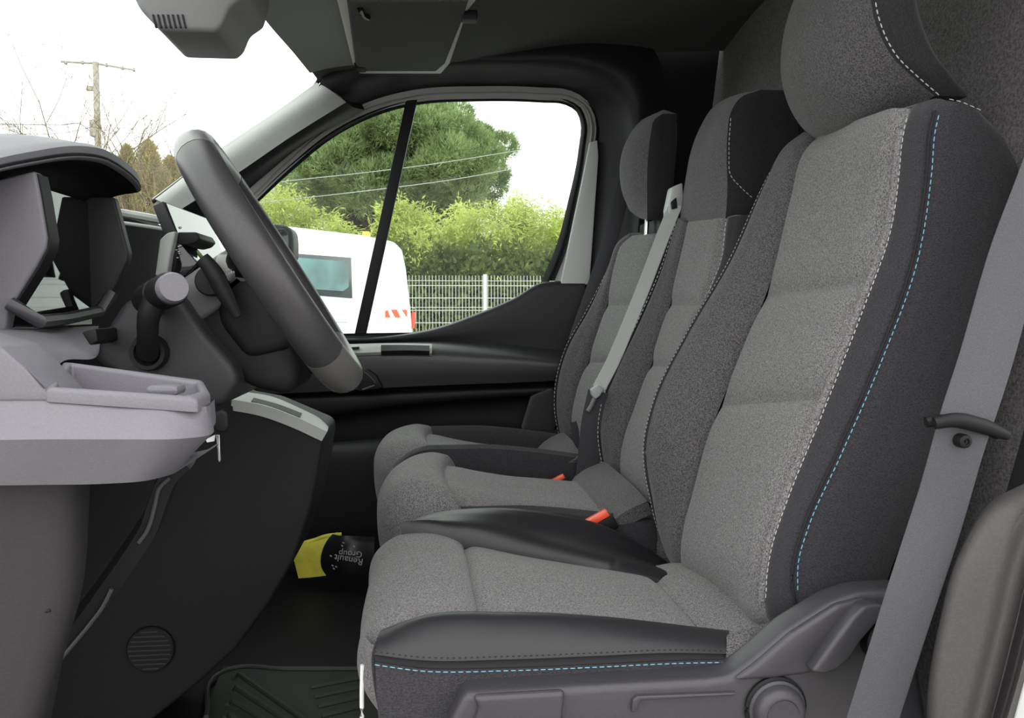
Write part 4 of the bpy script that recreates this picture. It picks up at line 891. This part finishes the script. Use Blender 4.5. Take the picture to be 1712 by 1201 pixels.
# mesh fence
FY = 13.0; zt = at(800, 461, Y=FY)[2]
fe = thing('mesh_fence', (0, FY, ZG), 'pale welded mesh fence with square posts behind the parked van', 'fence')
FENCE = M('fence_coating', (.66, .70, .62), .5, .4)
px0 = at(811, 500, Y=FY)[0]; PW = 2.5
def bars(name, lst, mat, parent, kind=None):
    V = []; Fc = []
    for (x0, x1, y0, y1, z0, z1) in lst:
        o = len(V); V += [(x0, y0, z0), (x1, y0, z0), (x1, y1, z0), (x0, y1, z0), (x0, y0, z1), (x1, y0, z1), (x1, y1, z1), (x0, y1, z1)]
        Fc += [tuple(o + i for i in f) for f in ((0, 3, 2, 1), (4, 5, 6, 7), (0, 1, 5, 4), (1, 2, 6, 5), (2, 3, 7, 6), (3, 0, 4, 7))]
    return mk(name, V, Fc, mat, parent, smooth=False, kind=kind)
for k in range(-5, 7):
    x = px0 + k * PW
    bars('fence_post', [(x - .03, x + .03, FY - .03, FY + .03, ZG, zt + .02)], FENCE, fe)
    L_ = [(x + .04 + i * .0535, x + .04 + i * .0535 + .007, FY - .045, FY - .038, ZG + .05, zt + .0) for i in range(46)]
    L_ += [(x + .03, x + PW - .03, FY - .038, FY - .030, z, z + .010) for z in np.arange(ZG + .1, zt, .2)]
    L_ += [(x + .03, x + PW - .03, FY - .06, FY - .05, z, z + .008) for z in (zt - .09, zt - .52, zt - 1.1)]
    bars('wire_panel', L_, FENCE, fe, kind='stuff')

# ---- plants
def rand_dirs(n):
    v = rng.normal(size=(n, 3)); return v / np.linalg.norm(v, axis=1, keepdims=True)
def leaf_mesh(pos, dirs, ln, wd, jitter=.35):
    """slim two-triangle leaves at pos along dirs"""
    n = len(pos); d = dirs + rng.normal(size=(n, 3)) * jitter; d /= np.linalg.norm(d, axis=1, keepdims=True)
    s = np.cross(d, rand_dirs(n)); s /= np.linalg.norm(s, axis=1, keepdims=True)
    L = (ln * rng.uniform(.6, 1.3, n))[:, None]; w = (wd * rng.uniform(.7, 1.3, n))[:, None]
    V = np.stack([pos, pos + d * L * .5 + s * w, pos + d * L, pos + d * L * .5 - s * w], 1).reshape(-1, 3)
    return V, np.arange(n * 4).reshape(n, 4)
def branches(name, segs, mat, parent):
    V = []; Fc = []
    for p, q, r0, r1 in segs:
        v, f = tube_geo([p, q], (r0, r1), 5, cap=False); o = len(V); V += v; Fc += [tuple(i + o for i in ff) for ff in f]
    return mk(name, V, Fc, mat, parent, kind='stuff')
BARK = M('pine_bark', (.10, .075, .06), .9, .1, grain=.3, gscale=8)
PINE = foliage_mat('pine_needles', (.11, .16, .06), (.42, .52, .24), 1.6)
PY = 24.0; cc = at(655, 300, Y=PY)
pt = thing('pine_tree', (cc[0], PY, ZG), 'large round-crowned umbrella pine behind the fence', 'tree')
pos = []; nd_ = []; segs = []
base = np.array([cc[0] + .3, PY, ZG]); fork = np.array([cc[0] + .2, PY, 1.6])
segs.append((base, fork, .32, .26))
sil = [(478, 320), (505, 270), (540, 235), (575, 215), (610, 192), (650, 178), (690, 172), (735, 178), (775, 192), (812, 220), (838, 250), (852, 285), (845, 320), (815, 345), (770, 350), (720, 345), (670, 350), (625, 362), (585, 362), (545, 352), (508, 345)]
cen = np.array([at(px, py, Y=PY) for px, py in sil])
blobs = []
for p in cen:
    for f in (.93, .70, .45): 
        q = np.array([cc[0], PY, cc[2]]) + (p - np.array([cc[0], PY, cc[2]])) * f
        for yy in ((0,) if f > .9 else (-1, 1)):
            dep = 3.0 * math.sqrt(max(0, 1 - f ** 2)); blobs.append((q + np.array([rng.normal() * .15, yy * dep + rng.normal() * .3, rng.normal() * .12]), rng.uniform(.45, .72)))
for k in range(26):
    a_ = rng.uniform(0, 6.28); q = np.array([cc[0] + 2.3 * math.cos(a_) * rng.uniform(.1, 1), PY - 3.0 * rng.uniform(.4, 1), cc[2] + rng.uniform(-1.0, 1.3)]); blobs.append((q, rng.uniform(.5, .8)))
for q, r in blobs:
    n = 520; d_ = rand_dirs(n); rr = r * rng.uniform(.35, 1.0, n) ** .5
    P = q + d_ * rr[:, None] * np.array([1, 1, .78]); pos.append(P); nd_.append(d_ * .8 + np.array([0, 0, .7]))
    segs.append((fork + (q - fork) * .1, q, .09, .02))
pos = np.concatenate(pos); nd_ = np.concatenate(nd_)
V, T = leaf_mesh(np.repeat(pos, 5, 0) + rng.normal(size=(len(pos) * 5, 3)) * .03, np.repeat(nd_, 5, 0), .15, .011, .5)
mk_np('foliage', V, T, PINE, pt); branches('trunk_and_boughs', segs, BARK, pt)

BAM = foliage_mat('bamboo_leaves', (.27, .35, .08), (.62, .66, .20), .8)
CULM = M('bamboo_culm', (.30, .28, .10), .6, .3)
def bamboo(pts, Y, label, n=2600, spread=.55):
    """clump of culms; pts = pixels of the clump's tips"""
    tips = [at(px, py, Y=Y + rng.normal() * .4) for px, py in pts]; b0 = np.mean(tips, 0)
    t = thing('bamboo_clump', (b0[0], Y, ZG), label, 'bamboo', 'bamboo clumps behind the fence'); segs = []; P = []; D = []
    for tip in tips:
        base = np.array([b0[0] + (tip[0] - b0[0]) * .45 + rng.normal() * .1, tip[1], ZG]); m_ = base + (tip - base) * .6 + np.array([0, 0, .25])
        segs += [(base, m_, .018, .014), (m_, tip, .014, .004)]
        k = int(n / len(tips)); s = rng.uniform(.12, 1.0, k) ** .8
        c_ = np.where((s < .6)[:, None], base + (m_ - base) * (s / .6)[:, None], m_ + (tip - m_) * ((s - .6) / .4)[:, None])
        off = rng.normal(size=(k, 3)) * (spread * (1.12 - s * .85))[:, None] * np.array([.7, .7, .45]); P.append(c_ + off)
        d_ = off / (np.linalg.norm(off, axis=1, keepdims=True) + 1e-6); D.append(d_ * .6 + np.array([0, 0, -.25]))
    V, T = leaf_mesh(np.repeat(np.concatenate(P), 4, 0) + rng.normal(size=(4 * sum(map(len, P)), 3)) * .06, np.repeat(np.concatenate(D), 4, 0), .12, .012, .5)
    mk_np('foliage', V, T, BAM, t); branches('culms', segs, CULM, t)
bamboo([(432, 330), (450, 322), (470, 318), (490, 330), (508, 345), (525, 368), (445, 345), (480, 350)], 15.5, 'leafy bamboo clump just left of the pine, above the parked van', 4200)
bamboo([(540, 375), (552, 360), (565, 372), (578, 385), (530, 385)], 15.0, 'small bamboo tuft rising above the white van roof', 1800, .4)
bamboo([(650, 350), (662, 340), (680, 345), (700, 352), (640, 380), (715, 370), (668, 385), (700, 390)], 15.0, 'bamboo clump right behind the dark window bar', 4600)
bamboo([(745, 375), (765, 350), (780, 345), (795, 365), (770, 385), (758, 395)], 15.6, 'pale yellow bamboo clump under the right side of the pine', 3600)
bamboo([(820, 352), (845, 345), (865, 330), (880, 340), (835, 372), (862, 365), (885, 372)], 15.2, 'tallest bright bamboo clump near the right window edge', 4600)
bamboo([(905, 362), (925, 350), (945, 358), (965, 370), (915, 385), (940, 390), (985, 375)], 15.0, 'bamboo clump cut off by the rear window edge', 4200)
HED = foliage_mat('shrub_leaves', (.05, .085, .025), (.20, .25, .075), 1.2)
def shrub(px, py, Y, rx, rz, label, n=3200):
    c_ = at(px, py, Y=Y); t = thing('shrub', (c_[0], Y, ZG), label, 'shrub', 'shrubs behind the mesh fence')
    d_ = rand_dirs(n); r = rng.uniform(.3, 1, n) ** .45; zc = (c_[2] + ZG) / 2; hz = (c_[2] - ZG) / 2
    P = np.array([c_[0], Y, zc]) + d_ * r[:, None] * np.array([rx, .7, hz]) + rng.normal(size=(n, 3)) * .07
    V, T = leaf_mesh(np.repeat(P, 2, 0), np.repeat(d_, 2, 0), .13, .03, .8); mk_np('foliage', V, T, HED, t)
    segs = [(np.array([c_[0], Y, ZG]), np.array([c_[0], Y, zc]) + x * np.array([rx, .5, hz]) * .7, .03, .01) for x in rand_dirs(14)]
    branches('stems', segs, BARK, t)
for px, py, lab in ((455, 392, 'green shrub hidden mostly behind the van front'), (560, 398, 'dark shrub just above the van roof beacon'), (672, 405, 'green shrub behind the van rear corner'), (735, 410, 'dense shrub behind the fence left of its white post'),
                    (800, 405, 'dense shrub behind the white fence post'), (862, 410, 'dense shrub behind the fence right of its white post'), (925, 412, 'green shrub at the right end of the visible fence'), (1010, 415, 'shrub beyond the rear edge of the far window')):
    shrub(px, py, 14.3, .65, 1, lab)
# dry grass verge in front of the hedge
P = np.stack([rng.uniform(-8, 9, 26000), rng.uniform(13.2, 14.0, 26000), np.full(26000, ZG)], 1); P[:, 2] += rng.uniform(0, .75, 26000) 
V, T = leaf_mesh(P, np.tile([0, 0, 1.], (len(P), 1)), .32, .012, .35)
o = mk_np('dry_grass', V, T, foliage_mat('straw', (.34, .27, .10), (.60, .50, .22), 2), None, kind='stuff'); tag(o, 'dry yellow grass along the foot of the fence', 'grass')

# bare tree and brown conifers at the left
TW = M('pale_twigs', (.21, .175, .12), .9, .1)
def bare_tree(pxb, Y, h, label, seed, levels=5, n0=5, lean=(0, 0)):
    r_ = np.random.default_rng(seed); b = at(pxb, 400, Y=Y); b[2] = ZG; t = thing('bare_tree', tuple(b), label, 'tree', 'leafless trees beyond the windscreen'); segs = []
    def grow(p, d_, L, r, lv):
        q = p + d_ * L * .5; d2 = d_ + r_.normal(size=3) * .16; d2 /= np.linalg.norm(d2); e = q + d2 * L * .5
        segs.append((p, q, r, r * .85)); segs.append((q, e, r * .85, r * .65))
        if lv == 0: return
        for k in range(3 if lv > 1 else 4):
            nd2 = d2 + r_.normal(size=3) * .62 + np.array([0, 0, .10]); nd2 /= np.linalg.norm(nd2); grow(p + (e - p) * r_.uniform(.45, 1), nd2, L * r_.uniform(.55, .8), r * .58, lv - 1)
    for k in range(n0):
        d_ = np.array([r_.normal() * .35 + lean[0], r_.normal() * .3, 1.0]); d_ /= np.linalg.norm(d_); grow(b + r_.normal(size=3) * np.array([.2, .2, 0]), d_, h * .42 * r_.uniform(.8, 1.1), .035, levels - 1)
    branches('branches', segs, TW, t)
bare_tree(268, 15, 6.2, 'tangled leafless pale tree beside the steering wheel rim', 3, levels=6)
bare_tree(222, 15.5, 5.6, 'tangled leafless tree right of the utility pole', 5, levels=6)
bare_tree(95, 14.5, 6.0, 'bare branches rising over the instrument hood left of the pole', 8, levels=4, n0=3, lean=(-.15, 0))
BRN = foliage_mat('brown_conifer_leaves', (.32, .275, .12), (.62, .55, .30), 2.0)
def conifer(px, py, Y, r, label):
    tip = at(px, py, Y=Y); t = thing('conifer', (tip[0], Y, ZG), label, 'tree', 'brown conifers behind the bare trees'); n = 15000; s = rng.uniform(0, 1, n) ** .8
    a_ = rng.uniform(0, 6.283, n); rr = r * (1 - s) ** .6 * rng.uniform(.2, 1, n) * (1 + .25 * np.sin(a_ * 5 + s * 23))
    P = np.stack([tip[0] + rr * np.cos(a_), Y + rr * np.sin(a_), ZG + (tip[2] - ZG) * s], 1)
    V, T = leaf_mesh(P, np.stack([np.cos(a_) * .4, np.sin(a_) * .4, np.ones(n)], 1), .13, .012, .5); mk_np('foliage', V, T, BRN, t)
    branches('trunk', [(np.array([tip[0], Y, ZG]), tip, .08, .01)], BARK, t)
conifer(248, 240, 18, 1.0, 'brown conifer with a pointed top near the wheel rim'); conifer(212, 248, 18.3, .8, 'brown conifer just right of the utility pole')
conifer(285, 268, 17.6, .9, 'brown conifer partly hidden by the steering wheel rim'); conifer(325, 280, 18, 1.2, 'conifer behind the windscreen pillar')
conifer(190, 300, 18, .9, 'low brown conifer over the instrument hood edge')

# utility pole and overhead cables
UY = 22.0; POLE = M('weathered_pole', (.42, .39, .32), .9, .1, grain=.2, gscale=12)
b = at(158, 300, Y=UY); t_ = at(160, 104, Y=UY); b[2] = ZG; b[0] = t_[0] - .03
up = thing('utility_pole', tuple(b), 'weathered utility pole with a crossarm beyond the windscreen', 'utility pole')
tube('pole', [b, t_], (.105, .075), POLE, up, n=12)
tube('crossarm', [at(102, 103, Y=UY), at(160, 106, Y=UY), at(225, 117, Y=UY)], .028, POLE, up, n=8)
for px, py in ((110, 108), (138, 108), (178, 112), (205, 117), (224, 120)): lathe('insulator', at(px, py, Y=UY), at(px, py - 6, Y=UY), [(0, .02), (.3, .045), (.6, .03), (1, .035), (1, 0)], P_GREY, up, n=10)
rbox('bracket', at(151, 148, Y=UY), (.20, .10, .12), POLE, up, .02); rbox('junction_box', at(157, 215, Y=UY), (.16, .2, .42), POLE, up, .02)
CAB = M('cable_sheath', (.40, .43, .40), .6, .2)
def cable(pts, Y, label, r=.007, mat=CAB):
    P = [at(px, py, Y=Y) for px, py in pts]; o = tube('overhead_cable', P, r, mat, None, n=6, sm=40); tag(o, label, 'cable', 'overhead cables')
cable([(380, 316), (480, 303), (600, 290), (720, 275), (840, 256), (1000, 228)], 14.2, 'upper pale overhead cable crossing the pine')
cable([(380, 345), (500, 332), (640, 316), (760, 300), (850, 284), (1000, 255)], 14.2, 'lower pale overhead cable crossing the pine')
GC = M('dark_cable', (.25, .25, .24), .7, .2)
cable([(-60, 207), (40, 208), (100, 209), (138, 209), (146, 216), (155, 222)], 21.8, 'thin cable sagging into the utility pole from the left', .012, GC)
cable([(-60, 222), (40, 224), (100, 223), (156, 212)], 21.9, 'lowest thin cable reaching the pole from the left', .008, GC)
# distant house
hs = at(462, 330, Y=32); hh = thing('house', (hs[0], 32, ZG), 'distant white house glimpsed left of the pine', 'house')
prism('house_wall', [(hs[0] - 1.6, 0, ZG), (hs[0] + .8, 0, ZG), (hs[0] + .8, 0, at(470, 312, Y=32)[2]), (hs[0] - 1.6, 0, at(470, 312, Y=32)[2])], 32, 36, M('white_render', (.75, .75, .72), .8, .2), hh)
zz = at(470, 312, Y=32)[2]
prism('house_roof', [(hs[0] - 1.8, 0, zz), (hs[0] + 1.0, 0, zz), (hs[0] - .4, 0, zz + .75)], 31.8, 36.2, M('pale_roof', (.62, .6, .58), .8, .2), hh)
prism('house_window', [(hs[0] + .05, 0, zz - .9), (hs[0] + .45, 0, zz - .9), (hs[0] + .45, 0, zz - .3), (hs[0] + .05, 0, zz - .3)], 31.96, 32.02, GLOSS, hh)
